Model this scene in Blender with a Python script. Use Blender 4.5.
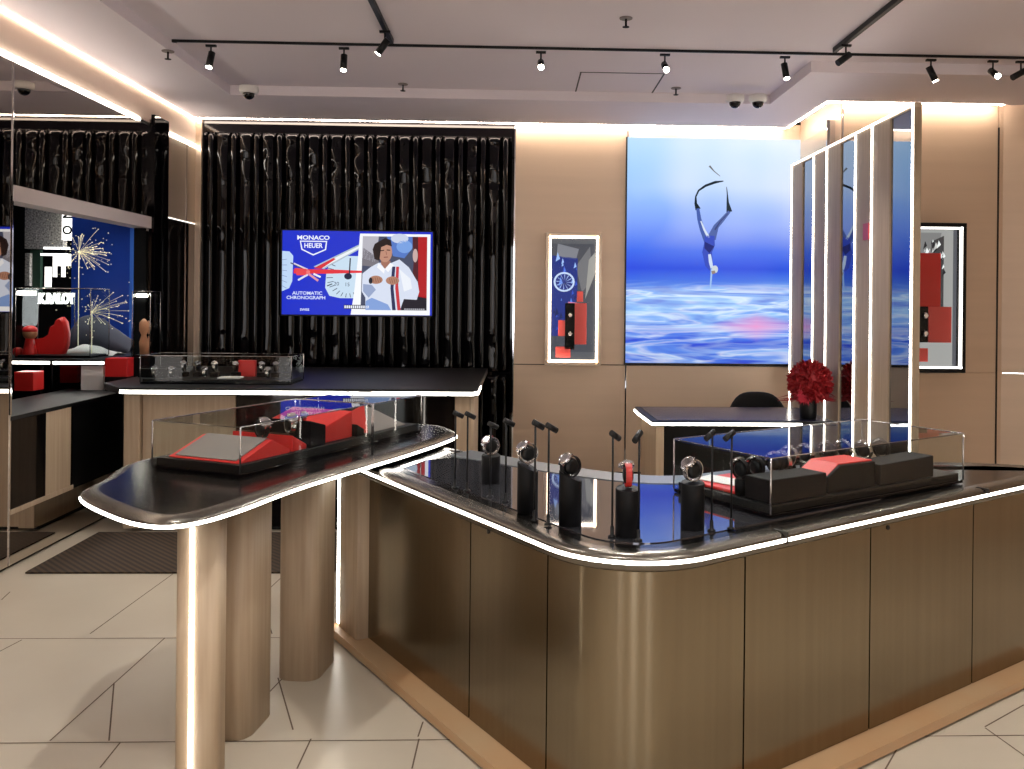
import bpy, math, random
from mathutils import Vector, Matrix, noise
R = math.radians
random.seed(7)
S = bpy.context.scene
for o in list(bpy.data.objects): bpy.data.objects.remove(o)
COL = S.collection

# ------------------------------------------------------------------ camera
F, PX, PY = 868.0, 549.0, 303.0
YAW, ROLL, EYE = R(2.0), R(.57), 1.65
_fw = Vector((math.sin(YAW), math.cos(YAW), 0)); _r0 = Vector((math.cos(YAW), -math.sin(YAW), 0)); _u0 = Vector((0, 0, 1))
_rt = _r0 * math.cos(ROLL) + _u0 * math.sin(ROLL); _up = -_r0 * math.sin(ROLL) + _u0 * math.cos(ROLL)
cam = bpy.data.cameras.new('camera'); co = bpy.data.objects.new('camera', cam); COL.objects.link(co); S.camera = co
cam.sensor_width = 36; cam.sensor_fit = 'HORIZONTAL'; cam.lens = F / 1024 * 36
cam.shift_x = -(PX - 512) / 1024; cam.shift_y = -(384.5 - PY) / 1024
cam.clip_start = .05; cam.clip_end = 100
m = Matrix((_rt, _up, -_fw)).transposed().to_4x4(); m.translation = (0, 0, EYE); co.matrix_world = m
# measuring helpers: a sight line cut by a level plane, a frontal plane or a side plane of the room
OR = Vector((0, 0, EYE))
def _ray(x, y): return _fw + _rt * ((x - PX) / F) - _up * ((y - PY) / F)
def Pz(x, y, z): d = _ray(x, y); return OR + d * ((z - EYE) / d.z)
def Py(x, y, Y): d = _ray(x, y); return OR + d * (Y / d.y)
def Px(x, y, X): d = _ray(x, y); return OR + d * (X / d.x)
def proj(p): v = Vector(p) - OR; k = F / v.dot(_fw); return PX + k * v.dot(_rt), PY - k * v.dot(_up)

# ------------------------------------------------------------------ world, exposure
S.view_settings.view_transform = 'Standard'; S.view_settings.look = 'None'; S.view_settings.gamma = 1
S.view_settings.use_curve_mapping = False; S.view_settings.exposure = 0.22
try: S.cycles.use_denoising = True; S.cycles.max_bounces = 10; S.cycles.transparent_max_bounces = 24; S.cycles.glossy_bounces = 6; S.cycles.sample_clamp_indirect = 4
except Exception: pass
W = bpy.data.worlds.new('world'); S.world = W; W.use_nodes = True
bg = W.node_tree.nodes['Background']; bg.inputs[0].default_value = (.99, .985, 1.0, 1); bg.inputs[1].default_value = 6.0

# ------------------------------------------------------------------ materials
def lin(c):
    return tuple(((v / 255) / 12.92 if v / 255 <= .04045 else ((v / 255 + .055) / 1.055) ** 2.4) for v in c)
def mat(name, rgb, rough=.5, metal=0, spec=.5, ior=1.5, coat=0, emit=None, es=1, noise_=None, bump=None, raw=False):
    m = bpy.data.materials.new(name); m.use_nodes = True; nt = m.node_tree; b = nt.nodes['Principled BSDF']
    c = rgb if raw else lin(rgb)
    b.inputs['Base Color'].default_value = (*c, 1); b.inputs['Roughness'].default_value = rough; b.inputs['Metallic'].default_value = metal
    b.inputs['IOR'].default_value = ior; b.inputs['Specular IOR Level'].default_value = spec; b.inputs['Coat Weight'].default_value = coat
    if emit is not None:
        b.inputs['Emission Color'].default_value = (*lin(emit), 1); b.inputs['Emission Strength'].default_value = es
    if noise_ or bump:
        tc = nt.nodes.new('ShaderNodeTexCoord'); mp = nt.nodes.new('ShaderNodeMapping'); nt.links.new(tc.outputs['Object'], mp.inputs[0])
        nz = nt.nodes.new('ShaderNodeTexNoise'); nt.links.new(mp.outputs[0], nz.inputs['Vector']); nz.inputs['Detail'].default_value = 5
        sc = (noise_ or bump)[0]; mp.inputs['Scale'].default_value = sc; nz.inputs['Scale'].default_value = 1
        if noise_:
            mx = nt.nodes.new('ShaderNodeMix'); mx.data_type = 'RGBA'
            mr = nt.nodes.new('ShaderNodeMapRange'); mr.inputs[1].default_value = .3; mr.inputs[2].default_value = .7
            nt.links.new(nz.outputs[0], mr.inputs[0]); nt.links.new(mr.outputs[0], mx.inputs[0])
            mx.inputs[6].default_value = (*c, 1); mx.inputs[7].default_value = (*lin(noise_[1]), 1)
            nt.links.new(mx.outputs[2], b.inputs['Base Color'])
        if bump:
            bp = nt.nodes.new('ShaderNodeBump'); bp.inputs['Strength'].default_value = bump[1]; bp.inputs['Distance'].default_value = bump[2]
            nt.links.new(nz.outputs[0], bp.inputs['Height']); nt.links.new(bp.outputs[0], b.inputs['Normal'])
    return m
def attr_mat(name, strength):
    m = bpy.data.materials.new(name); m.use_nodes = True; nt = m.node_tree; b = nt.nodes['Principled BSDF']
    a = nt.nodes.new('ShaderNodeAttribute'); a.attribute_name = 'Col'
    if strength > 0:
        nt.links.new(a.outputs['Color'], b.inputs['Emission Color']); b.inputs['Emission Strength'].default_value = strength
        b.inputs['Base Color'].default_value = (0, 0, 0, 1); b.inputs['Roughness'].default_value = .3; b.inputs['Specular IOR Level'].default_value = .2
    else:
        nt.links.new(a.outputs['Color'], b.inputs['Base Color'])
    return m
def glass_mat(name, tint=(.95, .97, .965), ior=1.33):
    m = bpy.data.materials.new(name); m.use_nodes = True; nt = m.node_tree; nt.nodes.clear()
    o = nt.nodes.new('ShaderNodeOutputMaterial'); t = nt.nodes.new('ShaderNodeBsdfTransparent'); g = nt.nodes.new('ShaderNodeBsdfGlossy')
    f = nt.nodes.new('ShaderNodeFresnel'); x = nt.nodes.new('ShaderNodeMixShader'); f.inputs[0].default_value = ior
    t.inputs[0].default_value = (*tint, 1); g.inputs['Roughness'].default_value = .0
    ge = nt.nodes.new('ShaderNodeNewGeometry'); mu = nt.nodes.new('ShaderNodeMath'); mu.operation = 'MULTIPLY'; iv = nt.nodes.new('ShaderNodeMath'); iv.operation = 'SUBTRACT'; iv.inputs[0].default_value = 1
    nt.links.new(ge.outputs['Backfacing'], iv.inputs[1]); nt.links.new(iv.outputs[0], mu.inputs[1]); nt.links.new(f.outputs[0], mu.inputs[0])
    nt.links.new(mu.outputs[0], x.inputs[0]); nt.links.new(t.outputs[0], x.inputs[1]); nt.links.new(g.outputs[0], x.inputs[2]); nt.links.new(x.outputs[0], o.inputs[0])
    return m
M = dict(
    ceiling=mat('ceiling_paint', (224, 215, 220), .9),
    cove=mat('cove_plaster', (236, 214, 196), .8),
    beige=mat('champagne_wall_panel', (222, 198, 172), .42, .15, noise_=((.6, .6, 14), (217, 193, 167))),
    bronze=mat('bronze_wall_panel', (196, 176, 154), .3, .5),
    darkmirror=mat('smoked_mirror', (110, 98, 92), .06, .95),
    bluemirror=mat('tinted_mirror', (150, 156, 166), .02, 1.0),
    mirror=mat('mirror', (205, 198, 190), .015, 1.0),
    joint=mat('joint_dark', (26, 20, 16), .5),
    lacquer=mat('black_lacquer', (4, 3, 5), .035, 0, .35),
    black=mat('black_satin', (8, 8, 9), .45, spec=.3),
    velvet=mat('black_leather', (7, 6, 7), .6, spec=.2),
    top=mat('worktop_dark', (28, 26, 25), .16, .55, .7),
    inset=mat('black_glass_inset', (150, 150, 158), .03, .92),
    rim=mat('worktop_rim_metal', (112, 106, 98), .27, 1.0),
    steel=mat('brushed_bronze_steel', (134, 122, 102), .2, 1.0, noise_=((26, 26, .5), (127, 115, 96)), bump=((180, 180, 2), .1, .002)),
    chrome=mat('chrome', (225, 225, 228), .08, 1.0),
    railgrey=mat('rail_grey', (112, 116, 120), .38, .7),
    silver=mat('satin_silver', (190, 188, 186), .25, 1.0),
    wood=mat('light_oak', (190, 170, 144), .5, noise_=((45, 45, 2.0), (174, 152, 127))),
    finwood=mat('fin_oak', (164, 144, 120), .5, noise_=((45, 45, 2.0), (148, 128, 105))),
    woodh=mat('light_oak_plinth', (172, 144, 110), .5, noise_=((3, 3, 55), (172, 134, 96))),
    tile=mat('floor_stone', (194, 184, 166), .3, noise_=((1.1, 1.1, 1.1), (184, 172, 154))),
    grout=mat('floor_joint', (96, 78, 64), .7),
    red=mat('red_leather', (205, 34, 30), .45), redlit=mat('red_lacquer', (222, 44, 42), .35), redshow=mat('showcase_lit_red', (244, 92, 88), .4),  # redshow is red paled to imitate the light inside the showcases
    grey=mat('grey_leather', (128, 118, 114), .6), white=mat('white_satin', (225, 222, 218), .5),
    darkgrey=mat('dark_grey_leather', (13, 7, 8), .65, spec=.2), brown=mat('brown_leather', (74, 52, 34), .6),
    navy=mat('navy_desk_leather', (36, 40, 66), .22, .1), blue=mat('blue_backdrop', (14, 62, 168), .5), bluelit=mat('blue_backdrop_lit_edge', (60, 120, 225), .5),
    led=mat('led_white', (255, 255, 255), .5, emit=(255, 248, 236), es=12.0),
    ledsoft=mat('led_warm', (255, 240, 220), .5, emit=(255, 234, 210), es=9),
    ledcove=mat('led_cove', (255, 245, 230), .5, emit=(255, 234, 214), es=30),
    lens=mat('lamp_lens', (255, 255, 255), .5, emit=(255, 246, 230), es=40),
    sign=mat('lit_sign', (255, 255, 255), .5, emit=(255, 252, 245), es=1.6),
    spark=mat('sparkle_wire', (225, 215, 180), .3, .6, emit=(250, 240, 205), es=.5),
    mesh=mat('glitter_panel', (90, 86, 82), .5, .2, noise_=((60, 60, 60), (240, 236, 228))),
    flower=mat('red_flower', (150, 14, 22), .6), flowerp=mat('pink_red_flower', (205, 60, 80), .6),
    beam=mat('lintel_grey', (205, 194, 190), .5), slate=mat('slate_fabric', (66, 66, 80), .7), orange=mat('orange_beige', (214, 150, 110), .5),
    green=mat('dark_green', (30, 60, 44), .6),
    glass=glass_mat('clear_glass'), screen=attr_mat('screen_image', .88), print=attr_mat('printed_image', 0), printlit=attr_mat('glowing_print', 1.1),  # printlit adds a glow so the showcase print looks lit
    dial=mat('watch_dial', (14, 14, 18), .2), reddial=mat('watch_red', (170, 40, 34), .3),
)
# striped entrance mat
def mat_stripes():
    m = bpy.data.materials.new('ribbed_mat'); m.use_nodes = True; nt = m.node_tree; b = nt.nodes['Principled BSDF']
    tc = nt.nodes.new('ShaderNodeTexCoord'); w = nt.nodes.new('ShaderNodeTexWave'); w.bands_direction = 'DIAGONAL'; w.inputs['Scale'].default_value = 12; w.inputs['Distortion'].default_value = .3
    cr = nt.nodes.new('ShaderNodeValToRGB'); cr.color_ramp.elements[0].color = (*lin((36, 26, 18)), 1); cr.color_ramp.elements[1].color = (*lin((70, 54, 38)), 1)
    nt.links.new(tc.outputs['Object'], w.inputs['Vector']); nt.links.new(w.outputs[0], cr.inputs[0]); nt.links.new(cr.outputs[0], b.inputs['Base Color']); b.inputs['Roughness'].default_value = .9
    return m
M['mat'] = mat_stripes()

# ------------------------------------------------------------------ mesh builder
class MB:
    def __init__(s): s.v = []; s.f = []; s.m = []; s.c = []; s.s = []
    def face(s, idx, mi=0, col=None, sm=False): s.f.append(tuple(idx)); s.m.append(mi); s.c.append(col or (1, 1, 1)); s.s.append(sm)
    def poly(s, pts, mi=0, col=None):
        n = len(s.v); s.v += [Vector(p) for p in pts]; s.face(range(n, n + len(pts)), mi, col); return s
    def prism(s, pts, z0, z1, mi=0, sm=False, col=None):
        n = len(s.v); k = len(pts)
        a = sum(pts[i][0] * pts[(i + 1) % k][1] - pts[(i + 1) % k][0] * pts[i][1] for i in range(k))
        if a < 0: pts = pts[::-1]
        s.v += [Vector((p[0], p[1], z0)) for p in pts] + [Vector((p[0], p[1], z1)) for p in pts]
        s.face([n + i for i in range(k)][::-1], mi, col); s.face([n + k + i for i in range(k)], mi, col)
        for i in range(k): j = (i + 1) % k; s.face((n + i, n + j, n + k + j, n + k + i), mi, col, sm)
        return s
    def box(s, x0, x1, y0, y1, z0, z1, mi=0, col=None):
        x0, x1 = sorted((x0, x1)); y0, y1 = sorted((y0, y1)); z0, z1 = sorted((z0, z1))
        return s.prism([(x0, y0), (x1, y0), (x1, y1), (x0, y1)], z0, z1, mi, col=col)
    def loft(s, rings, mi=0, caps=True, sm=True, closed=True):
        n = len(s.v); k = len(rings[0])
        for r in rings: s.v += [Vector(p) for p in r]
        for a in range(len(rings) - 1):
            for i in range(k if closed else k - 1):
                j = (i + 1) % k; s.face((n + a * k + i, n + a * k + j, n + (a + 1) * k + j, n + (a + 1) * k + i), mi, None, sm)
        if caps: s.face([n + i for i in range(k)][::-1], mi); s.face([n + (len(rings) - 1) * k + i for i in range(k)], mi)
        return s
    def tube(s, path, r, n=8, mi=0, closed=False):
        path = [Vector(p) for p in path]; rings = []; K = len(path)
        rr = r if isinstance(r, (list, tuple)) else [r] * K
        up = None
        for i, p in enumerate(path):
            a = path[(i - 1) % K] if (closed or i > 0) else p; b = path[(i + 1) % K] if (closed or i < K - 1) else p
            t = (b - a).normalized()
            if up is None: up = t.orthogonal().normalized()
            u = (up - t * up.dot(t)); u = u.normalized() if u.length > 1e-6 else t.orthogonal().normalized(); up = u; w = t.cross(u)
            rings.append([p + (u * math.cos(q) + w * math.sin(q)) * rr[i] for q in [2 * math.pi * j / n for j in range(n)]])
        if closed: rings.append(rings[0])
        return s.loft(rings, mi, not closed)
    def lathe(s, prof, c=(0, 0, 0), n=24, mi=0, axis='z'):
        rings = []
        for r, z in prof:
            ring = []
            for j in range(n):
                q = 2 * math.pi * j / n; p = (r * math.cos(q), r * math.sin(q), z)
                if axis == 'x': p = (p[2], p[0], p[1])
                if axis == 'y': p = (p[1], p[2], p[0])
                ring.append(Vector(p) + Vector(c))
            rings.append(ring)
        return s.loft(rings, mi)
    def sph(s, c, r, sc=(1, 1, 1), n=14, m=9, mi=0):
        rings = []
        for a in range(1, m):
            t = math.pi * a / m; rings.append([Vector((c[0] + r * sc[0] * math.sin(t) * math.cos(q), c[1] + r * sc[1] * math.sin(t) * math.sin(q), c[2] - r * sc[2] * math.cos(t))) for q in [2 * math.pi * j / n for j in range(n)]])
        return s.loft(rings, mi)
    def xf(s, mtx, start=0):
        for i in range(start, len(s.v)): s.v[i] = mtx @ s.v[i]
        return s
    def obj(s, name, mats, parent=None, bevel=0, seg=2, local=True, wn=False):
        me = bpy.data.meshes.new(name)
        vs = s.v
        if parent is not None and not local:
            q = parent; mm_ = parent.matrix_basis.copy()
            while q.parent: q = q.parent; mm_ = q.matrix_basis @ mm_
            inv = mm_.inverted(); vs = [inv @ v for v in vs]
        me.from_pydata([tuple(v) for v in vs], [], s.f)
        if not isinstance(mats, (list, tuple)): mats = [mats]
        for mm in mats: me.materials.append(M[mm] if isinstance(mm, str) else mm)
        for i, p in enumerate(me.polygons): p.material_index = s.m[i]; p.use_smooth = s.s[i]
        if any(c != (1, 1, 1) for c in s.c):
            ca = me.color_attributes.new('Col', 'FLOAT_COLOR', 'CORNER')
            for i, p in enumerate(me.polygons):
                c = lin(s.c[i]) if s.c[i] != (1, 1, 1) else (1, 1, 1)
                for li in p.loop_indices: ca.data[li].color = (*c, 1)
        me.validate(); me.update()
        o = bpy.data.objects.new(name, me); COL.objects.link(o)
        if parent is not None: o.parent = parent
        if bevel:
            b = o.modifiers.new('bevel', 'BEVEL'); b.width = bevel; b.segments = seg; b.limit_method = 'ANGLE'; b.angle_limit = R(35)
        return o
def tag(o, label=None, cat=None, group=None, kind=None):
    if label: o['label'] = label
    if cat: o['category'] = cat
    if group: o['group'] = group
    if kind: o['kind'] = kind
    return o
def thing(name, label, cat, loc=(0, 0, 0), rz=0, group=None):
    o = bpy.data.objects.new(name, None); COL.objects.link(o); o.location = loc; o.rotation_euler = (0, 0, rz); o.empty_display_size = .1
    bpy.context.view_layer.update()
    return tag(o, label, cat, group)
def struct(mb, name, mats, parent=None, bevel=0):
    o = mb.obj(name, mats, parent, bevel)
    if parent is None: o['kind'] = 'structure'
    return o
def kids(o): return [c for c in bpy.data.objects if c.parent == o]
def dup(o, parent=None, mtx=None, label=None, group=None):
    c = o.copy(); COL.objects.link(c); c.parent = parent
    if mtx is not None: c.matrix_basis = mtx
    if label: c['label'] = label
    if group: c['group'] = group
    for k in kids(o): dup(k, c)
    return c
def smooth_closed(pts, n=6):
    out = []; K = len(pts); P = [Vector((p[0], p[1])) for p in pts]
    for i in range(K):
        a, b, c, d = P[i - 1], P[i], P[(i + 1) % K], P[(i + 2) % K]
        for j in range(n):
            t = j / n; out.append(.5 * ((2 * b) + (c - a) * t + (2 * a - 5 * b + 4 * c - d) * t * t + (3 * b - a - 3 * c + d) * t ** 3))
    return out
def offs(pts, d, closed=True):
    K = len(pts); out = []
    for i in range(K):
        a = pts[(i - 1) % K] if closed or i > 0 else pts[i]; b = pts[(i + 1) % K] if closed or i < K - 1 else pts[i]
        t = Vector((b[0] - a[0], b[1] - a[1])).normalized(); out.append(Vector((pts[i][0] - t.y * d, pts[i][1] + t.x * d)))
    return out            # positive d moves to the left of travel (inwards for a counter-clockwise ring)
def z3(pts, z): return [Vector((p[0], p[1], z)) for p in pts]
def band(pts, z0, z1, th):   # a thin upright ribbon along an open path, thickness th to the right of travel
    b = MB(); o = offs(pts, -th, False)
    rings = [[Vector((p[0], p[1], z0)), Vector((q[0], q[1], z0)), Vector((q[0], q[1], z1)), Vector((p[0], p[1], z1))] for p, q in zip(pts, o)]
    return b.loft(rings, 0, True, False)
def textv(txt, size, weight=0):
    cu = bpy.data.curves.new('t', 'FONT'); cu.body = txt; cu.size = size; cu.align_x = 'CENTER'; cu.align_y = 'CENTER'; cu.offset = weight; cu.resolution_u = 3
    o = bpy.data.objects.new('t', cu); COL.objects.link(o); dg = bpy.context.evaluated_depsgraph_get()
    me = bpy.data.meshes.new_from_object(o.evaluated_get(dg)); v = [tuple(a.co) for a in me.vertices]; f = [tuple(p.vertices) for p in me.polygons]
    bpy.data.objects.remove(o); bpy.data.curves.remove(cu); bpy.data.meshes.remove(me); return v, f
def add_text(b, txt, c, size, sx=1, mi=0, col=None, weight=0, rot=0):   # upright text facing -Y, centre c
    v, f = textv(txt, size, weight); n = len(b.v)
    for p in v:
        x, z = p[0] * sx, p[1]; x, z = x * math.cos(rot) - z * math.sin(rot), x * math.sin(rot) + z * math.cos(rot)
        b.v.append(Vector((c[0] + x, c[1], c[2] + z)))
    for q in f: b.face([n + i for i in q], mi, col)

# ------------------------------------------------------------------ the room
XW, YB, YR, XR, ZC, ZM = -3.08, 8.40, 7.30, 4.15, 3.36, 3.44
XRET = 2.74; XCV = 2.56
b = MB(); b.box(-7, 6, -2.5, 10.5, -.1, 0)
def joint(x0, y0, x1, y1, w=.006):
    a, c = Pz(x0, y0, 0), Pz(x1, y1, 0); d = (c - a).normalized(); n = Vector((-d.y, d.x, 0)) * w * .5
    b.poly([(*(a - n).xy, .0012), (*(c - n).xy, .0012), (*(c + n).xy, .0012), (*(a + n).xy, .0012)], 1)
for Y in (Pz(170, 742.5, 0).y, Pz(170, 638.5, 0).y, Pz(170, 742.5, 0).y * 2 - Pz(170, 638.5, 0).y, 6.9): b.poly([(-3.07, Y, .0012), (4.5, Y, .0012), (4.5, Y + .006, .0012), (-3.07, Y + .006, .0012)], 1)
for q in [(50, 741, 165, 638), (114, 683, 109, 741), (-5, 654, 22, 640), (90, 634, 173, 574), (100, 768, 120, 743), (297, 769, 311, 739), (423, 722, 418, 737), (278, 678, 293, 730), (262, 700, 285, 676), (266, 592, 282, 577), (266, 615, 272, 634), (412, 769, 419, 739), (868, 800, 905, 735), (985, 727, 1024, 705), (985, 728, 1030, 760), (1.5, 600, 10, 592)]: joint(*q)
struct(b, 'floor', ['tile', 'grout'])
b = MB(); b.box(-3.2, 4.9, -2.5, 8.6, ZM, ZM + .12); struct(b, 'ceiling', 'ceiling')
b = MB()   # lowered border of the ceiling, its edge stepping nearer on the right
b.prism([(XW, -2.5), (-2.42, -2.5), (-2.42, 7.32), (2.12, 7.32), (2.12, 6.28), (4.9, 6.28), (4.9, 7.05), (XR, 7.2), (XR - .08, YR - .13), (XCV, YR - .13), (XCV, YB - .13), (XW, YB - .13)], ZC, ZM)
struct(b, 'trim_1', 'ceiling')
b = MB()   # access hatch outline
h = [Pz(589, 72, ZM), Pz(574, 95, ZM), Pz(650, 95, ZM), Pz(663, 73, ZM)]
x0, x1, y0, y1 = h[1].x, h[2].x, h[1].y, h[0].y
for q in [(x0, x0 + .012, y0, y1), (x1, x1 + .012, y0, y1), (x0, x1 + .012, y0, y0 + .012), (x0, x1, y1, y1 + .012)]: b.box(*q, ZM - .003, ZM + .01)
tag(b.obj('access_hatch', 'joint'), 'square access hatch outlined in the ceiling between the two brightest spotlights', 'access hatch')

# left wall: mirrors around a display window
lw = MB(); lw.box(XW - .12, XW - .02, -2.5, 5.38, 0, ZM); Yw0, Yw1 = 5.38, Px(148, 300, XW).y
zl = Px(80, 202, XW).z; zl2 = Px(80, 210, XW).z; zs = Px(60, 404, XW).z
lw.box(XW - .12, XW - .02, Yw0, Yw1, zl2, ZM); lw.box(XW - .12, XW - .02, Yw0, Yw1, 0, zs - .03); lw.box(XW - .12, XW - .02, Yw1, 8.6, 0, ZM)
wl = struct(lw, 'wall_left', 'black')
ZB = 3.09
Yp = Px(164, 300, XW).y
b = MB(); b.box(XW - .02, XW, -2.5, YB, ZB + .03, ZC); b.obj('cove_panel', 'cove', wl)
b = MB(); b.box(XW - .02, XW + .012, -2.5, Px(139, 115, XW).y, ZB, ZB + .024); b.obj('cove_light', 'led', wl)
b = MB(); b.box(XW - .02, XW + .012, Yp, YB - .05, ZB, ZB + .024); b.obj('cove_light', 'led', wl)
b = MB(); b.box(XW + .002, XW + .014, -2.5, YB - .04, ZC - .016, ZC - .002); b.obj('cove_light', 'ledsoft', wl)
g = .004
b = MB(); b.box(XW - .02, XW, -2.5, Yw0 - g, .02, ZB - g); b.obj('mirror_panel', 'mirror', wl)
b = MB(); b.box(XW - .02, XW, Yw0 + g, Yw1 - g, zl + .005, ZB - g); b.obj('mirror_panel', 'mirror', wl)
b = MB(); b.box(XW - .02, XW, Yw1, Yp, .02, ZB + .06); b.obj('mirror_panel', 'mirror', wl)
b = MB(); b.box(XW - .02, XW, Yw0 + g, Yw1, .02, .33); b.obj('mirror_skirting', 'mirror', wl)
ym = Px(185, 300, XW).y
zo = Px(190, 222, XW).z
for a, c in ((Yp + .01, ym - g), (ym + g, YB - .02)):  # pale bronze above smoked mirror imitates a reflection in this strip
    b = MB(); b.box(XW - .02, XW, a, c, zo, ZB - g); b.obj('bronze_reflection_panel', 'bronze', wl)
    b = MB(); b.box(XW - .02, XW, a, c, .02, zo - .012); b.obj('smoked_panel', 'darkmirror', wl)
    b = MB(); b.box(XW - .02, XW + .003, a, c, zo - .012, zo - .004); b.obj('light_strip', 'sign', wl)  # glowing line imitates a reflected glow
for yy in (Yw0, ym, YB - .015):
    b = MB(); b.box(XW - .01, XW + .006, yy - g, yy + g, .02, ZB); b.obj('chrome_joint', 'chrome', wl)
# cladding below the sill
y1, y2, y3 = Px(45, 450, XW).y, Px(70, 450, XW).y, 6.12
for a, c, mm in ((Yw0 + g, y1, 'lacquer'), (y1, y2, 'wood'), (y2, y3, 'lacquer')):
    b = MB(); b.box(XW - .02, XW + .005, a, c, .34, zs - .035); b.obj('cladding_panel', mm, wl)
b = MB(); b.box(XW - .02, XW + .012, Yw0, y3, .33, .36); b.obj('cladding_base_rail', 'wood', wl)
b = MB(); b.box(XW - .02, XW + .055, YB - .05, YB - .012, .02, ZC); b.obj('corner_strip', 'bronze', wl)
for a, c in ((Px(148.5, 300, XW).y + .02, Yp - .0),):
    b = MB(); b.box(XW - .01, XW + .03, a, c, .02, ZB + .1); b.obj('black_pilaster', 'lacquer', wl)
# the window's lintel and sill
w1 = MB(); w1.box(XW - .14, XW + .01, Yw0 + g, Yw1 + .26, zl2 - .03, zl + .01); win = struct(w1, 'window_1', 'beam')
b = MB(); b.box(XW - .5, XW + .008, Yw0, Yw1, zs - .035, zs - .01); b.obj('window_sill', 'black', win)
b = MB(); b.box(XW - .12, XW + .004, Yw0 - g, Yw0 + .012, zs, zl2); b.obj('window_frame', 'chrome', win)
# room behind the window
b = MB(); b.box(-6.6, XW - .12, 9.6, 9.7, 0, 3.4); b.box(-6.7, -6.6, 4.8, 9.7, 0, 3.4); b.box(-6.6, XW - .12, 4.75, 4.85, 0, 3.4); b.box(-6.7, XW - .12, 4.75, 9.7, 3.4, 3.5)
struct(b, 'wall_alcove', 'black')

# back wall
bw = MB(); bw.box(XW - .1, XRET + .1, YB, YB + .1, 0, ZM); wb = struct(bw, 'wall_back', 'black')
xa, xb, xc, xd = XW, Py(513.5, 300, YB).x, Py(626, 300, YB).x, Py(800, 300, YB).x
zj = Py(560, 364.5, YB).z
b = MB(); b.box(xa, xb, YB - .012, YB + .01, 0, ZC + .05); b.obj('black_backing_panel', 'lacquer', wb)
def beige_panels(parent, x0, x1, Y, zsplit, z1=ZC + .05):
    for za, zb in ((0.02, zsplit - .004), (zsplit + .004, z1)):
        q = MB(); q.box(x0 + .004, x1 - .004, Y - .014, Y, za, zb); q.obj('wall_panel', 'beige', parent, .003)
beige_panels(wb, xb, xc, YB, zj); beige_panels(wb, xc, XRET, YB, zj)
for xx in (xb, xc):
    b = MB(); b.box(xx - .004, xx + .008, YB - .018, YB - .002, 0, ZC); b.obj('chrome_joint', 'chrome', wb)
b = MB(); b.box(XW + .02, XCV - .0, YB - .128, YB - .112, ZC - .006, ZC + .012); b.obj('cove_light', 'ledcove', wb)
# fluted black relief
def relief(name, x0, x1, z0, z1, amp, seed):
    per = (Py(348.5, 150, YB).x - Py(257.8, 150, YB).x) / 4; c0 = Py(257.8, 150, YB).x
    cols = []
    k0 = math.floor((x0 - c0) / per); rp, hw = .036, per / 2 - .036 - .006
    for k in range(k0 - 1, k0 + 20):
        c = c0 + k * per
        for t in (-1, -.96, -.85, -.65, -.4, -.15, .15, .4, .65, .85, .96, 1): cols.append((c + rp * t, 'p', t, k))
        cm = c + per / 2
        for t in (-1, -.97, -.88, -.7, -.45, -.15, .15, .45, .7, .88, .97, 1): cols.append((cm + hw * t, 'b', t, k))
    cols = [c for c in cols if x0 <= c[0] <= x1]
    rows = []
    for t in (0, .001, .003, .006, .010, .015, .021, .028, .036, .046, .06): rows.append(z0 + t)
    n = int((z1 - z0) / .022)
    for i in range(1, n): z = z0 + .06 + (z1 - z0 - .12) * i / n; rows.append(z)
    for t in (.06, .046, .036, .028, .021, .015, .010, .006, .003, .001, 0): rows.append(z1 - t)
    B_ = MB()
    for z in rows:
        e = min(z - z0, z1 - z)
        for x, k, t, i in cols:
            if k == 'p':
                d = min(1, e / .065); h = .05 * math.sqrt(max(0, 1 - t * t - (1 - d) ** 2))
            else:
                d = min(1, e / .055); h = (.016 * (1 - abs(t) ** 8) + .03 * (1 - t * t)) * math.sqrt(max(0, 1 - (1 - d) ** 2))
                h += amp * noise.noise(Vector((x * 6 + seed, i * 3.1, z * 5))) * (1 - abs(t) ** 4) * d * (1.0 if z > 2.75 or z < 1.35 else .18)
            B_.v.append(Vector((x, YB - .012 - h, z)))
    K = len(cols)
    for a in range(len(rows) - 1):
        for i in range(K - 1):
            if cols[i + 1][0] - cols[i][0] > .05: continue
            B_.face((a * K + i, a * K + i + 1, (a + 1) * K + i + 1, (a + 1) * K + i), 0, None, True)
    return B_.obj(name, 'lacquer', wb)
ztop = Py(300, 133, YB - .04).z; zbot = Py(440, 372, YB - .04).z
relief('fluted_relief', xa + .07, xb - .02, zbot, ztop, .022, 0)
relief('fluted_relief', xa + .07, xb - .02, .1, zbot - .03, .014, 9)

# return and right-hand wall
rw = MB(); rw.box(XRET, XRET + .1, YR, YB, 0, ZM); rw.box(XRET + .1, XR, YR, YR + .1, 0, ZM); wr = struct(rw, 'wall_right', 'beige')
zr = Py(960, 372.5, YR).z
b = MB(); b.box(XRET - .012, XRET, YR, YB - .02, .02, ZC); b.obj('wall_panel', 'beige', wr)
beige_panels(wr, XRET, Py(996, 300, YR).x, YR, zr)
xs = Py(996, 300, YR).x
b = MB(); b.box(Py(840, 300, YR).x, Py(840, 300, YR).x + .008, YR - .02, YR - .01, 0, ZC); b.obj('chrome_joint', 'chrome', wr)
b = MB(); b.box(xs - .004, xs + .006, YR - .022, YR - .01, 0, Py(996, 128, YR).z); b.obj('panel_joint', 'joint', wr)
b = MB(); b.prism([(xs + .006, YR - .014), (XR - .02, YR - .014), (5, 6.9), (5, 7.1), (XR, YR), (xs + .006, YR)], .02, zr - .004); b.obj('wall_panel', 'beige', wr)
b = MB(); b.prism([(xs + .006, YR - .014), (XR - .02, YR - .014), (5, 6.9), (5, 7.1), (XR, YR), (xs + .006, YR)], zr + .004, ZC + .05); b.obj('wall_panel', 'beige', wr)
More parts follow.
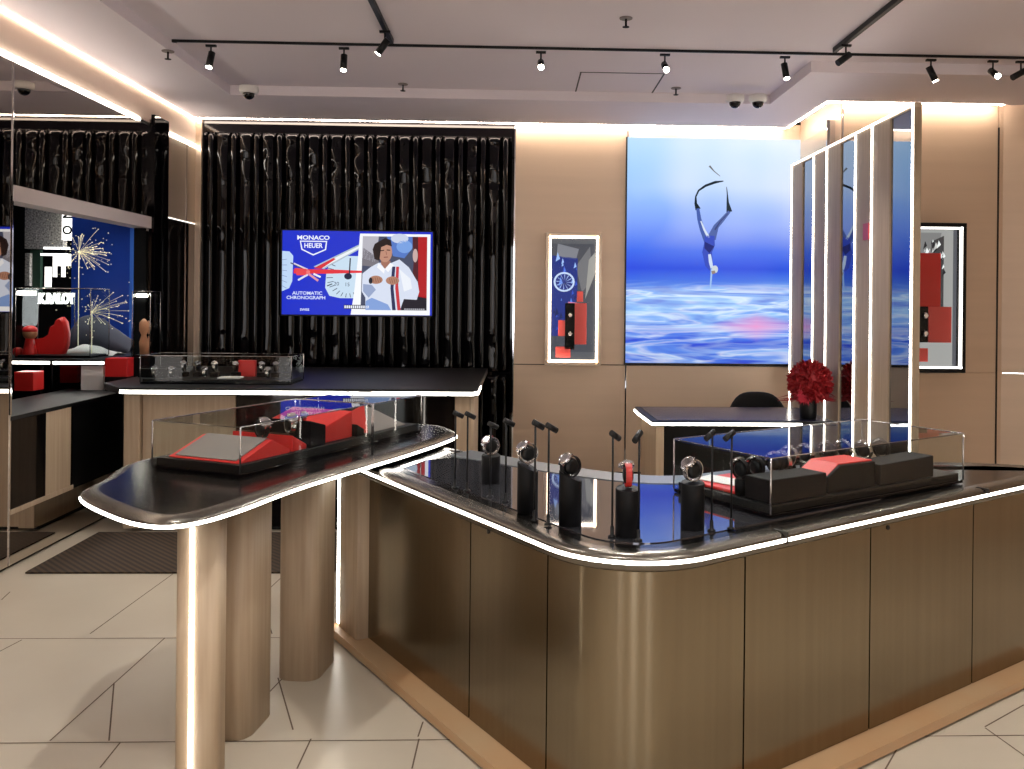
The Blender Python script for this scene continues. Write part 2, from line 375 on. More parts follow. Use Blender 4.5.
b = MB(); b.box(XCV, XR - .08, YR - .128, YR - .112, ZC - .006, ZC + .012); b.obj('cove_light', 'ledcove', wr)
b = MB(); b.box(XCV + .002, XCV + .016, YR - .112, YB - .13, ZC - .006, ZC + .012); b.obj('cove_light', 'ledcove', wr)
b = MB(); b.box(4.8, 4.9, -2.5, 7.1, 0, ZM); struct(b, 'wall_side', 'beige')
b = MB()   # unseen front wall: piers and narrow gaps shaped to make slit reflections
LIGHT_SLITS = [(-2.5, -1.95), (-.35, .3), (2.0, 2.55)]
xx = -3.2
for a, c in LIGHT_SLITS + [(4.9, 4.9)]: b.box(xx, a, -2.6, -2.4, 0, ZM); xx = c
b.box(-3.2, 4.9, -2.6, -2.4, 2.9, ZM); struct(b, 'wall_front_unseen', 'cove')
for a, c in LIGHT_SLITS:
    l = bpy.data.lights.new('world_light_portal', 'AREA'); l.shape = 'RECTANGLE'; l.size = c - a; l.size_y = 2.9; l.cycles.is_portal = True  # unseen portals that sample the world light through the slits
    lo = bpy.data.objects.new('world_light_portal', l); COL.objects.link(lo); lo.location = ((a + c) / 2, -2.39, 1.45); lo.rotation_euler = (R(90), 0, 0)
# glass fin between the return wall and the slatted screen
b = MB(); p0, p1 = Px(803, 150, XRET - .06), Px(838, 150, XRET - .06)
b.box(XRET - .07, XRET - .062, 7.45, 8.2, 2.75, 3.2)
gp = tag(b.obj('glass_screen', 'glass'), 'small clear glass panel standing high behind the slatted screen by the return wall', 'glass screen')
b = MB(); b.box(XRET - .085, XRET - .014, 7.43, 7.45, 2.3, 3.26); b.obj('edge_post', 'chrome', gp)

# ------------------------------------------------------------------ television
YT = YB - .11
tl, br_ = Py(281, 229, YT), Py(433, 317, YT)
tv = thing('television', 'wide wall-mounted screen showing a blue watch advertisement and a man in white racing overalls', 'television', ((tl.x + br_.x) / 2, YT, br_.z))
b = MB(); b.box(tl.x, br_.x, YT + .01, YT + .075, br_.z, tl.z); b.obj('casing', 'black', tv, .004, local=False)
b = MB(); e = .012
for q in [(tl.x, br_.x, br_.z - .002, br_.z + e), (tl.x, br_.x, tl.z - e, tl.z), (tl.x, tl.x + e, br_.z, tl.z), (br_.x - e, br_.x, br_.z, tl.z)]: b.box(q[0], q[1], YT - .004, YT + .02, q[2], q[3])
b.obj('bezel', 'black', tv, local=False)
cw = (br_.x - tl.x - 2 * e) / (975 - 40.); ch = (tl.z - br_.z - 2 * e) / (588 - 68.)
b = MB()
def C(x, y, L): return (tl.x + e + (x - 40) * cw, YT + .008 - L * .0007, tl.z - e - (y - 68) * ch)
def pp(pts, col, L): b.poly([C(x, y, L) for x, y in pts], 0, col)
def pc(cx, cy, rx, ry, col, L, n=20): pp([(cx + rx * math.cos(-2 * math.pi * i / n), cy + ry * math.sin(-2 * math.pi * i / n)) for i in range(n)], col, L)
def rr(x0, y0, x1, y1, r, col, L):
    p = []
    for cx, cy, a0 in ((x1 - r, y0 + r, -90), (x1 - r, y1 - r, 0), (x0 + r, y1 - r, 90), (x0 + r, y0 + r, 180)):
        for i in range(5): a = R(a0 + 22.5 * i); p.append((cx + r * math.cos(a), cy + r * math.sin(a)))
    pp(p, col, L)
def ln(x0, y0, x1, y1, w, col, L):
    d = Vector((x1 - x0, y1 - y0)).normalized(); n = Vector((-d.y, d.x)) * w / 2; pp([(x0 + n.x, y0 + n.y), (x1 + n.x, y1 + n.y), (x1 - n.x, y1 - n.y), (x0 - n.x, y0 - n.y)], col, L)
rr(40, 68, 975, 588, 1, (28, 48, 200), 0)
pp([(40, 195), (85, 198), (108, 225), (104, 380), (85, 425), (40, 445)], (190, 215, 245), 1)
for i in range(6): ln(40, 250 + i * 32, 70, 246 + i * 36, 3, (110, 130, 190), 2)
pp([(345, 235), (440, 222), (520, 222), (520, 484), (400, 484), (335, 470), (308, 420), (314, 330)], (200, 222, 240), 1)
for i in range(12):
    a = R(70 + i * 13); ln(450 + 95 * math.cos(a), 345 + 110 * math.sin(a), 450 + 135 * math.cos(a), 345 + 135 * math.sin(a), 4, (40, 50, 80), 2)
pp([(235, 290), (520, 148), (552, 142), (545, 165), (300, 305)], (175, 190, 205), 2); pp([(255, 290), (520, 158), (540, 160), (290, 300)], (236, 240, 244), 3)
pp([(236, 300), (360, 235), (372, 242), (280, 305)], (214, 50, 60), 4)
ln(92, 268, 200, 318, 7, (30, 30, 60), 3); ln(112, 272, 200, 310, 10, (225, 215, 225), 3)
pp([(112, 308), (320, 306), (640, 316), (640, 322), (320, 334), (112, 334)], (226, 50, 62), 5)
pp([(118, 300), (190, 304), (205, 345), (130, 345)], (232, 70, 78), 6); ln(140, 375, 200, 340, 12, (225, 225, 240), 6); ln(205, 335, 265, 378, 14, (224, 150, 160), 6); ln(235, 335, 280, 355, 12, (236, 236, 244), 6)
pc(202, 324, 12, 12, (240, 120, 120), 7); ln(463, 235, 458, 340, 8, (20, 24, 50), 6); pc(450, 348, 24, 20, (22, 30, 60), 7); ln(320, 410, 352, 396, 6, (20, 24, 50), 6)
pp([(522, 82), (962, 82), (962, 586), (468, 586), (486, 470), (510, 240)], (246, 248, 252), 4)
pp([(540, 98), (942, 98), (942, 556), (586, 556), (530, 540)], (70, 76, 100), 8)
pp([(540, 98), (640, 98), (620, 260), (536, 235)], (182, 180, 190), 9); pp([(545, 170), (640, 235), (640, 290), (536, 280)], (120, 116, 124), 9)
pp([(690, 98), (850, 98), (850, 170), (800, 232), (730, 220)], (84, 120, 196), 9); pc(770, 110, 55, 30, (200, 210, 232), 10); pc(800, 160, 50, 40, (120, 160, 225), 10)
pp([(885, 98), (942, 98), (942, 480), (890, 470)], (176, 20, 28), 10); pp([(850, 98), (885, 98), (890, 470), (845, 440), (858, 260)], (78, 24, 34), 9); pc(868, 215, 16, 42, (200, 170, 165), 11)
pp([(785, 470), (942, 470), (942, 556), (785, 556)], (26, 20, 34), 10)
# figure: overalls, arms, head
pp([(540, 330), (590, 290), (640, 262), (720, 262), (770, 240), (830, 290), (885, 380), (895, 440), (880, 490), (800, 486), (775, 556), (560, 556), (560, 480), (536, 440)], (214, 222, 240), 12)
pp([(600, 480), (700, 520), (720, 556), (560, 556), (562, 500)], (130, 160, 216), 13); pp([(770, 300), (840, 360), (850, 420), (800, 440)], (236, 240, 248), 13); pp([(545, 395), (600, 400), (625, 430), (580, 480), (545, 440)], (150, 165, 200), 13)
pp([(725, 285), (745, 285), (735, 420), (750, 556), (728, 556), (715, 420)], (40, 44, 84), 14); pp([(750, 285), (768, 285), (764, 400), (780, 556), (760, 556), (745, 420)], (200, 50, 60), 14)
pp([(655, 250), (715, 250), (705, 290), (680, 300), (655, 270)], (160, 110, 92), 14)
pp([(640, 265), (680, 300), (675, 330), (630, 290)], (245, 246, 250), 15); pp([(712, 262), (680, 300), (700, 320), (735, 275)], (245, 246, 250), 15)
pc(680, 195, 44, 64, (190, 140, 118), 15); pp([(640, 130), (680, 108), (715, 120), (722, 160), (690, 150), (655, 165), (645, 250), (615, 240), (602, 180), (615, 145)], (36, 22, 20), 16)
ln(652, 188, 674, 184, 6, (40, 24, 22), 17); ln(690, 182, 712, 184, 6, (40, 24, 22), 17); ln(685, 190, 690, 212, 4, (140, 90, 74), 17); ln(672, 228, 698, 226, 5, (120, 60, 56), 17)
for cx, cy in ((625, 368), (728, 372)):
    pc(cx, cy, 42, 26, (176, 126, 104), 17)
    for i in range(4): ln(cx - 20 + i * 14, cy - 14, cx - 12 + i * 14, cy + 16, 3, (120, 78, 62), 18)
pc(592, 374, 12, 20, (30, 30, 40), 18)
pp([(425, 525), (590, 525), (590, 550), (425, 550)], (30, 34, 60), 12)
for i in range(12): pp([(430 + i * 13, 529), (439 + i * 13, 529), (439 + i * 13, 546), (430 + i * 13, 546)], (236, 240, 250), 13)
for i in range(10): pp([(803 + i * 13, 545), (812 + i * 13, 545), (812 + i * 13, 552), (803 + i * 13, 552)], (190, 190, 200), 13)
pp([(148, 130), (318, 130), (312, 186), (232, 222), (158, 186)], (236, 240, 252), 2); pp([(156, 137), (310, 137), (304, 182), (232, 213), (166, 182)], (28, 48, 200), 3)
cc = C(232, 161, 4); add_text(b, 'HEUER', cc, .062, .92, 0, (240, 244, 255), .0015)
cc = C(232, 112, 4); add_text(b, 'MONACO', cc, .055, 1.22, 0, (240, 244, 255), .0015)
cc = C(198, 456, 4); add_text(b, 'AUTOMATIC', cc, .044, 1.1, 0, (225, 235, 255), .0008)
cc = C(190, 484, 4); add_text(b, 'CHRONOGRAPH', cc, .044, 1.08, 0, (225, 235, 255), .0008)
cc = C(182, 558, 4); add_text(b, 'SWISS', cc, .03, 1.1, 0, (225, 235, 255), .0008)
cc = C(378, 396, 3); add_text(b, '20', cc, .05, 1, 0, (50, 60, 90)); cc = C(445, 400, 3); add_text(b, '15', cc, .05, 1, 0, (50, 60, 90))
b.obj('screen', 'screen', tv, local=False)

# ------------------------------------------------------------------ backlit diver picture
def water_mat(w, h):
    m = bpy.data.materials.new('backlit_sea_picture'); m.use_nodes = True; nt = m.node_tree; N = nt.nodes.new; L = nt.links.new; bs = nt.nodes['Principled BSDF']
    tc = N('ShaderNodeTexCoord'); sp = N('ShaderNodeSeparateXYZ'); L(tc.outputs['Object'], sp.inputs[0])
    def math_(op, a, b_=None, cl=False):
        q = N('ShaderNodeMath'); q.operation = op; q.use_clamp = cl
        for i, v in enumerate((a, b_)):
            if v is None: continue
            if isinstance(v, (int, float)): q.inputs[i].default_value = v
            else: L(v, q.inputs[i])
        return q.outputs[0]
    u = math_('DIVIDE', sp.outputs[0], w); v = math_('DIVIDE', sp.outputs[2], h)
    def ramp(f, st):
        r = N('ShaderNodeValToRGB'); e = r.color_ramp.elements
        while len(e) < len(st): e.new(.5)
        for q, (p, c) in zip(e, st): q.position = p; q.color = (*lin(c), 1)
        L(f, r.inputs[0]); return r.outputs[0]
    skyL = ramp(v, [(0, (20, 50, 190)), (.355, (60, 110, 225)), (.42, (28, 70, 222)), (.5, (56, 104, 235)), (.62, (120, 158, 248)), (.78, (158, 200, 253)), (1, (172, 218, 255))])
    skyR = ramp(v, [(0, (20, 50, 190)), (.355, (80, 130, 228)), (.42, (34, 80, 220)), (.5, (90, 124, 234)), (.62, (188, 202, 248)), (.78, (232, 238, 255)), (1, (222, 238, 255))])
    def mix(f, a, c):
        x = N('ShaderNodeMix'); x.data_type = 'RGBA'
        if isinstance(f, (int, float)): x.inputs[0].default_value = f
        else: L(f, x.inputs[0])
        for k, q in ((6, a), (7, c)):
            if isinstance(q, tuple): x.inputs[k].default_value = (*lin(q), 1)
            else: L(q, x.inputs[k])
        return x.outputs[2]
    n0 = N('ShaderNodeTexNoise'); n0.inputs['Scale'].default_value = 1.1; n0.inputs['Detail'].default_value = 1; L(tc.outputs['Object'], n0.inputs['Vector'])
    uu = math_('ADD', u, math_('MULTIPLY', math_('SUBTRACT', n0.outputs[0], .5), 2.2), True)
    sky = mix(uu, skyL, skyR)
    def streak(sx, sz, dist, det, off=0):
        mp = N('ShaderNodeMapping'); mp.inputs['Scale'].default_value = (sx, 1, sz); mp.inputs['Location'].default_value = (off, 0, off); L(tc.outputs['Object'], mp.inputs[0])
        n = N('ShaderNodeTexNoise'); n.inputs['Scale'].default_value = 1; n.inputs['Detail'].default_value = det; n.inputs['Distortion'].default_value = dist; L(mp.outputs[0], n.inputs['Vector']); return n.outputs[0]
    s1 = streak(.8, 6.5, 1.1, 3); s2 = streak(1.1, 13, .7, 3, 4.)
    base = ramp(v, [(0, (24, 44, 170)), (.12, (60, 100, 225)), (.2, (150, 200, 250)), (.3, (190, 222, 252)), (.37, (90, 150, 240))])
    w1 = ramp(s1, [(.36, (24, 52, 200)), (.47, (90, 150, 240)), (.52, (250, 254, 255)), (.57, (150, 205, 252)), (.66, (70, 84, 215))])
    w2 = ramp(s2, [(.4, (40, 80, 220)), (.52, (200, 228, 255)), (.6, (110, 160, 245))])
    wa = mix(.62, base, w1); wa = mix(.33, wa, w2)
    # pinkish ripple low on the right
    du = math_('MULTIPLY', math_('ABSOLUTE', math_('SUBTRACT', u, .75)), 3.2); dv = math_('MULTIPLY', math_('ABSOLUTE', math_('SUBTRACT', v, .165)), 14)
    pk = math_('SUBTRACT', 1.0, math_('ADD', du, dv), True); pk = math_('MULTIPLY', pk, s1, True); pk = math_('MULTIPLY', pk, 1.6, True)
    wa = mix(pk, wa, (236, 150, 205))
    e = math_('MULTIPLY', math_('SUBTRACT', .37, v), 22, True)
    c = mix(e, sky, wa)
    L(c, bs.inputs['Emission Color']); bs.inputs['Emission Strength'].default_value = .9; bs.inputs['Base Color'].default_value = (0, 0, 0, 1); bs.inputs['Roughness'].default_value = .5
    return m
a, c = Py(627.5, 137, YB - .03), Py(799, 364, YB - .03); w_, h_ = c.x - a.x, a.z - c.z
dv = bpy.data.objects.new('backlit_picture', None)
b = MB(); b.box(0, w_, 0, .02, 0, h_, 0)
dd = MB()
# diver, drawn from the crop of the photograph (px 680-740, y 150-300, 5.13 px per px)
sd = 1 / 5.13
def D(x, y, L=0): p = Py(680 + x * sd, 150 + y * sd, YB - .03); return (p.x - a.x, -.0012 - L * .0008, p.z - c.z)
def dp(pts, col, L=0): b.poly([D(x, y, L) for x, y in pts], 1, col)
def dstroke(pts, ws, col, L=0):
    l = []; r = []
    for i, (x, y) in enumerate(pts):
        p = pts[max(0, i - 1)]; q = pts[min(len(pts) - 1, i + 1)]; t = Vector((q[0] - p[0], q[1] - p[1])).normalized()
        l.append((x - t.y * ws[i] / 2, y + t.x * ws[i] / 2)); r.append((x + t.y * ws[i] / 2, y - t.x * ws[i] / 2))
    for i in range(len(pts) - 1): dp([l[i], l[i + 1], r[i + 1], r[i]], col, L)
dstroke([(150, 82), (175, 110), (205, 135)], [10, 5, 3], (110, 110, 110)); dstroke([(222, 160), (180, 166), (130, 184), (95, 208), (80, 240), (80, 275), (92, 305)], [5, 13, 12, 9, 8, 14, 28], (18, 32, 42), 1)
dstroke([(238, 190), (242, 230), (244, 270), (252, 318)], [3, 6, 12, 30], (20, 36, 50), 1)
dstroke([(90, 300), (98, 355), (112, 405), (140, 465)], [16, 21, 25, 38], (70, 95, 170), 2); dstroke([(106, 365), (124, 410), (146, 450)], [6, 10, 14], (215, 228, 245), 3)
dstroke([(252, 316), (218, 356), (185, 392), (160, 455)], [15, 21, 27, 46], (80, 100, 165), 2); dstroke([(245, 326), (205, 368), (178, 410)], [4, 6, 9], (60, 70, 120), 3)
dstroke([(152, 440), (150, 485), (138, 525), (148, 590), (162, 612)], [48, 56, 50, 40, 26], (56, 78, 190), 3); dp([(125, 470), (175, 495), (150, 530), (124, 505)], (30, 40, 120), 4)
dstroke([(150, 535), (156, 575), (162, 605)], [14, 18, 14], (205, 222, 246), 4)
dstroke([(165, 600), (160, 640), (156, 690), (154, 715)], [16, 9, 8, 4], (160, 195, 240), 3)
dp([(178 + 16 * math.cos(-i * .524), 612 + 20 * math.sin(-i * .524)) for i in range(12)], (205, 215, 220), 5); dp([(158, 622), (176, 618), (182, 632), (164, 638)], (150, 130, 120), 6)
o = b.obj('backlit_picture', [water_mat(w_, h_), 'screen']); o.location = (a.x, YB - .036, c.z)
tag(o, 'large backlit blue picture of a diver plunging towards rippled water on the back wall', 'wall picture')
b = MB()
for q in [(-.012, 0, -.01, h_), (w_, w_ + .008, -.01, h_), (-.012, w_ + .008, -.018, 0)]: b.box(q[0], q[1], -.004, .022, q[2], q[3])
b.obj('picture_frame', 'joint', o)

# ------------------------------------------------------------------ watch prototype (wrist axis along X, dial up)
def make_watch(strapm='black', metal='chrome', dialm='dial', label='', bez='black'):
    t = thing('watch', label, 'watch')
    s = MB(); rings = []
    for i in range(25):
        q = R(28 + i * (304 / 24)); c_, s_ = math.sin(q), math.cos(q); rr_ = .029 if 3 < i < 21 else .0285; wd = .0085 if 3 < i < 21 else .0098
        rings.append([Vector((-wd, c_ * rr_, s_ * rr_)), Vector((wd, c_ * rr_, s_ * rr_)), Vector((wd, c_ * (rr_ + .0035), s_ * (rr_ + .0035))), Vector((-wd, c_ * (rr_ + .0035), s_ * (rr_ + .0035)))])
    s.loft(rings, 0, True, False); s.obj('strap', strapm, t, .001)
    s = MB(); s.lathe([(.0155, .0245), (.0195, .026), (.0205, .030), (.0205, .033), (.0185, .0355), (.0165, .0355), (.0165, .034)], n=28)
    for sx in (-1, 1):
        for sy in (-1, 1): s.box(sx * .0075, sx * .0115, sy * .012, sy * .023, .0245, .031)
    cs = s.obj('case', metal, t)
    s = MB(); s.lathe([(.0192, .0352), (.019, .0366), (.0166, .0366), (.0164, .0345)], n=28); s.obj('bezel', bez, t)
    s = MB(); s.lathe([(.0165, .0340), (.0165, .0348)], n=28); dl = s.obj('dial', dialm, t)
    s = MB()
    for ang, ln_, w2 in ((.9, .009, .0007), (2.6, .0125, .0005)):
        n0 = len(s.v); s.box(-w2, w2, -.001, ln_, .0350, .0353); s.xf(Matrix.Rotation(ang, 4, 'Z'), n0)
    for i in range(12):
        n0 = len(s.v); s.box(-.0006, .0006, .0125, .0150, .0349, .0352); s.xf(Matrix.Rotation(i * math.pi / 6, 4, 'Z'), n0)
    for cx, cy in ((-.0065, 0), (.0065, 0), (0, -.0068)): s.lathe([(.0036, .0348), (.0036, .0351), (.0028, .0351), (.0028, .0349)], (cx, cy, 0), 14)
    s.obj('hands_and_markers', 'silver', dl)
    s = MB(); s.lathe([(.0028, 0), (.0030, .001), (.0030, .004), (.002, .005)], (.0205, 0, .030), 12, axis='x')
    for sy in (-.009, .009): s.lathe([(.0018, 0), (.0018, .004), (.0022, .004), (.0022, .006)], (.0185, sy, .030), 10, axis='x')
    s.obj('crown', metal, cs)
    s = MB(); s.lathe([(.012, -.014), (.021, -.011), (.024, -.004), (.024, .004), (.021, .011), (.012, .014)], n=20, axis='x'); s.obj('cushion', 'black', t)
    return t
def wmtx(p, scale, rz, tilt, roll=0): return Matrix.Translation(p) @ Matrix.Rotation(rz, 4, 'Z') @ Matrix.Rotation(tilt, 4, 'X') @ Matrix.Rotation(roll, 4, 'Y') @ Matrix.Diagonal((scale, scale, scale, 1))
PROTO = {}
def watch(kind, p, scale, rz, tilt, label, group=None, roll=0):
    cfg = dict(black=('black', 'chrome', 'dial', 'chrome'), steel=('silver', 'chrome', 'dial', 'chrome'), red=('reddial', 'chrome', 'reddial', 'chrome'), dark=('darkgrey', 'silver', 'dial', 'black'))[kind]
    if kind not in PROTO:
        PROTO[kind] = make_watch(cfg[0], cfg[1], cfg[2], label, cfg[3]); w = PROTO[kind]; w.matrix_basis = wmtx(p, scale, rz, tilt, roll); w['label'] = label
        if group: w['group'] = group
        return w
    w = dup(PROTO[kind], None, wmtx(p, scale, rz, tilt, roll), label)
    if group: w['group'] = group
    elif 'group' in w: del w['group']
    return w

# ------------------------------------------------------------------ main counter
ZL, ZT = .885, .905
pr = [Pz(x, y, ZL) for x, y in [(786, 540), (1024, 487)]]; pl = [Pz(x, y, ZL) for x, y in [(500, 528), (363, 471)]]
dr = (pr[1] - pr[0]); ang = math.atan2(dr.y, dr.x); U = Vector((math.cos(ang), math.sin(ang))); V = Vector((-U.y, U.x))
A0 = pr[0].xy; B0 = (pl[0].xy + pl[1].xy) / 2
Cn = A0 + U * ((B0 - A0).dot(U))      # outer corner of the L
CT = thing('display_counter', 'long L-shaped display counter with brushed bronze front, rounded corner and glowing white edge', 'counter', (Cn.x, Cn.y, 0), ang)
def uv(x, y, z): p = Pz(x, y, z).xy - Cn; return Vector((p.dot(U), p.dot(V)))
def cw_(u, v, z=ZT): p = Cn + U * u + V * v; return Vector((p.x, p.y, z))
RC, VL, UR = .34, 2.15, 2.62
def front(d, v0=VL, u1=UR, n=18):
    pts = [(d, v0)] + [(d, v0 + (RC - v0) * i / 12) for i in range(1, 12)]
    for i in range(n + 1): q = math.pi + (math.pi / 2) * i / n; pts.append((RC + (RC - d) * math.cos(q), RC + (RC - d) * math.sin(q)))
    pts += [(RC + (u1 - RC) * i / 14, d) for i in range(1, 15)]
    return [Vector(p) for p in pts]
rear_raw = [(2.72, .06), (2.66, .2), (2.45, .42), (2.1, .64), (1.75, .78), (1.3, .82), (1.08, .84), (.93, .92), (.82, 1.1), (.74, 1.32), (.66, 1.6), (.58, 1.95), (.56, 2.15)]
sm_ = smooth_closed(rear_raw, 4)[:-8]
outline = front(0) + [Vector(p) for p in rear_raw[:1]] + sm_[1:-4] + [Vector((.56, 2.15))]
def dedupe(p):
    o_ = [p[0]]
    for q in p[1:]:
        if (q - o_[-1]).length > .004: o_.append(q)
    return o_
outline = dedupe(outline)
b = MB(); b.loft([z3(offs(outline, .05), ZL - .034), z3(offs(outline, .012), ZL - .03), z3(outline, ZL - .02), z3(outline, ZL + .007), z3(offs(outline, .012), ZL + .018), z3(offs(outline, .03), ZT + .003), z3(offs(outline, .055), ZT + .004), z3(offs(outline, .085), ZT)], 0, True, True)
b.m[-1] = 1; b.m = [0] * (len(b.m) - 1) + [1]
top = b.obj('worktop', ['rim', 'top'], CT)
# inset glass field
ins = [Vector(p) for p in [(.14, 1.72)]] + [Vector(p) for p in front(.135, 1.7, 1.6)[1:-2]] + [Vector(p) for p in [(1.5, .2), (1.45, .66), (1.2, .72), (1.0, .76), (.86, .86), (.74, 1.06), (.64, 1.3), (.54, 1.66), (.4, 1.78), (.2, 1.8)]]
b = MB(); b.prism([(p.x, p.y) for p in ins], ZT + .0005, ZT + .003); b.obj('glass_inset', 'inset', CT)
rb = [Vector(p) for p in sm_ if p[0] < 1.75]
inn = offs(rb, .13, False)
b = MB(); b.loft([[Vector((p.x, p.y, ZT)), Vector((q.x, q.y, ZT)), Vector((q.x, q.y, ZT + .006)), Vector((p.x, p.y, ZT + .012))] for p, q in zip(rb, inn)], 0, True, False)
b.obj('rear_rail', 'railgrey', CT)
# LED strips with dark seams
fp = front(-.001)
def fpos(px_, d, z):     # parameter index on a front path where its projection meets a picture column
    P_ = front(d, VL, UR, 60); best = min(range(len(P_)), key=lambda i: abs(proj(cw_(P_[i].x, P_[i].y, z))[0] - px_)); return P_[best]
def sub(P_, a_, b_):     # slice of path between two points
    ia = min(range(len(P_)), key=lambda i: (P_[i] - a_).length) if a_ is not None else 0
    ib = min(range(len(P_)), key=lambda i: (P_[i] - b_).length) if b_ is not None else len(P_) - 1
    mid = P_[ia + 1:ib]; return ([a_] if a_ is not None else [P_[0]]) + [q for q in mid if (q - (a_ or P_[0])).length > .012 and (b_ is None or (q - b_).length > .012)] + ([b_] if b_ is not None else [P_[-1]])
fr = front(0, VL, UR, 40); s1, s2 = fpos(787, 0, ZL), fpos(983, 0, ZL)
s1 = Vector((s1.x, 0)); s2 = Vector((uv(983, 494, ZL).x, 0)); s1 = Vector((uv(787, 540, ZL).x, 0))
for a_, b_ in ((None, s1 - Vector((.006, 0))), (s1 + Vector((.006, 0)), s2 - Vector((.006, 0))), (s2 + Vector((.006, 0)), None)):
    band(sub(fr, a_, b_), ZL - .0055, ZL + .0055, .003).obj('light_strip', 'led', top)
for s_ in (s1, s2):
    b = MB(); b.box(s_.x - .004, s_.x + .004, -.004, .05, ZL - .014, ZT + .0055); b.obj('edge_joint', 'joint', CT)
# body
bo = front(.125, 2.0, UR - .1) + offs([Vector(p) for p in [(2.6, .2), (2.3, .45), (1.75, .72), (1.3, .76), (1.06, .78), (.88, .88), (.76, 1.08), (.6, 1.6), (.5, 2.0)]], 0, False)
b = MB(); b.prism([(p.x, p.y) for p in bo], .05, ZL - .034, 0, True); b.obj('carcass', 'black', CT)
pb = front(.112, 2.0, UR - .1, 60)
seams = []
for px_ in (470, 547, 744, 870, 973):
    z = .5; best = None
    fine = []
    for i in range(len(pb) - 1):
        for j in range(20): fine.append(pb[i].lerp(pb[i + 1], j / 20))
    best = min(fine, key=lambda q: abs(proj(cw_(q.x, q.y, z))[0] - px_)); seams.append(best)
def sub2(P_, a_, b_, gap=.0035):
    fine = []
    L_ = [0]
    for i in range(1, len(P_)): L_.append(L_[-1] + (P_[i] - P_[i - 1]).length)
    def par(q):
        bi, bt, bd = 0, 0, 9
        for i in range(len(P_) - 1):
            e_ = P_[i + 1] - P_[i]; t_ = max(0, min(1, (q - P_[i]).dot(e_) / e_.length_squared)); d_ = (P_[i] + e_ * t_ - q).length
            if d_ < bd: bi, bt, bd = i, t_, d_
        return L_[bi] + bt * (L_[bi + 1] - L_[bi])
    def at_(s):
        for i in range(len(P_) - 1):
            if s <= L_[i + 1]: return P_[i].lerp(P_[i + 1], (s - L_[i]) / (L_[i + 1] - L_[i]))
        return P_[-1]
    sa = par(a_) + gap if a_ is not None else 0; sb = par(b_) - gap if b_ is not None else L_[-1]
    return [at_(sa)] + [P_[i] for i in range(len(P_)) if sa + .004 < L_[i] < sb - .004] + [at_(sb)]
ends = [None] + seams + [None]; panels = []
for i in range(len(ends) - 1):
    pth = sub2(pb, ends[i], ends[i + 1]); bb = band(pth, .052, ZL - .03, -.016); bb.s = [len(f) == 4 for f in bb.f]
    bb.s = [False if len(f) != 4 else True for f in bb.f]
    o = bb.obj('front_panel', 'steel', CT, 0); panels.append(o)
    o.data.shade_smooth() if hasattr(o.data, 'shade_smooth') else None
    ed = o.modifiers.new('split', 'EDGE_SPLIT'); ed.split_angle = R(40)
for px_, py_ in ((480, 535), (883, 538)):
    best = min(((q, abs(proj(cw_(q.x, q.y, .8))[0] - px_)) for q in pb), key=lambda t: t[1])[0]
    nrm = Vector((1, 0)) if px_ < 600 else Vector((0, 1))
    b = MB(); b.lathe([(.009, -.004), (.009, .003), (.006, .004)], n=14); q4 = Matrix.Translation((best.x, best.y, .80)) @ (Matrix.Rotation(R(-90), 4, 'Y') if px_ < 600 else Matrix.Rotation(R(90), 4, 'X'))
    b.xf(q4); b.obj('lock', 'joint', panels[1] if px_ < 600 else panels[4])
# plinth
po = front(.012, 2.27, UR) + [Vector(p) for p in [(2.6, .3), (2.3, .45), (1.75, .7), (1.06, .76), (.88, .86), (.6, 1.6), (.5, 2.27)]]
b = MB(); b.prism([(p.x, p.y) for p in offs(po, .02)], .001, .012, 1); b.prism([(p.x, p.y) for p in po], .012, .05, 0); b.obj('plinth', ['woodh', 'joint'], CT)  # dark band at the foot paints the shadow line under the plinth
# oak end column of the counter with its upright light
b = MB(); rc = .05; x0, x1, y0, y1 = .055, .34, 1.99, 2.26
pts = []
for cx, cy, a0 in ((x1 - rc, y1 - rc, 0), (x0 + rc, y1 - rc, 90), (x0 + rc, y0 + .01, 180)):
    for i in range(6): q = R(a0 + 18 * i); r_ = rc if cy > y0 + .02 else .01; pts.append((cx + (r_ if r_ == rc else rc) * math.cos(q), cy + r_ * math.sin(q)))
pts.append((x1, y0))
b.prism(pts, .05, ZL - .03, 0, True); b.obj('end_column', 'wood', CT)
b = MB(); b.box(.054, .062, 2.215, 2.245, .06, ZL - .05); b.obj('light_strip', 'led', CT)

# ------------------------------------------------------------------ table with drawn-out oval top
ZTL = .93
TP = [(80, 498), (113, 517), (150, 526.5), (188, 525), (235, 512.5), (306, 486.5), (406, 456), (449, 441), (456, 435), (440, 429), (398, 427)]
tp = [Pz(x, y, ZTL).xy for x, y in TP] + [Vector((-1.02, 4.95)), Vector((-1.3, 4.6)), Vector((-1.52, 4.12)), Vector((-1.66, 3.78)), Pz(104, 482.5, ZTL).xy]
tl2 = smooth_closed(tp, 6)
ar = sum(tl2[i].x * tl2[(i + 1) % len(tl2)].y - tl2[(i + 1) % len(tl2)].x * tl2[i].y for i in range(len(tl2)))
if ar < 0: tl2 = tl2[::-1]
tc_ = Vector((sum(p.x for p in tl2) / len(tl2), sum(p.y for p in tl2) / len(tl2)))
TB = thing('display_table', 'tall display table with dark rounded leaf-shaped top, glowing rim and oak column legs', 'table', (tc_.x, tc_.y, 0))
tlc = [p - tc_ for p in tl2]
def dense(p, k=1): return p
b = MB(); b.loft([z3(offs(tlc, .06), ZTL - .024), z3(offs(tlc, .006), ZTL - .012), z3(tlc, ZTL - .008), z3(tlc, ZTL + .009), z3(offs(tlc, .01), ZTL + .014), z3(offs(tlc, .035), ZTL + .024), z3(offs(tlc, .06), ZTL + .026)], 0, True, True)
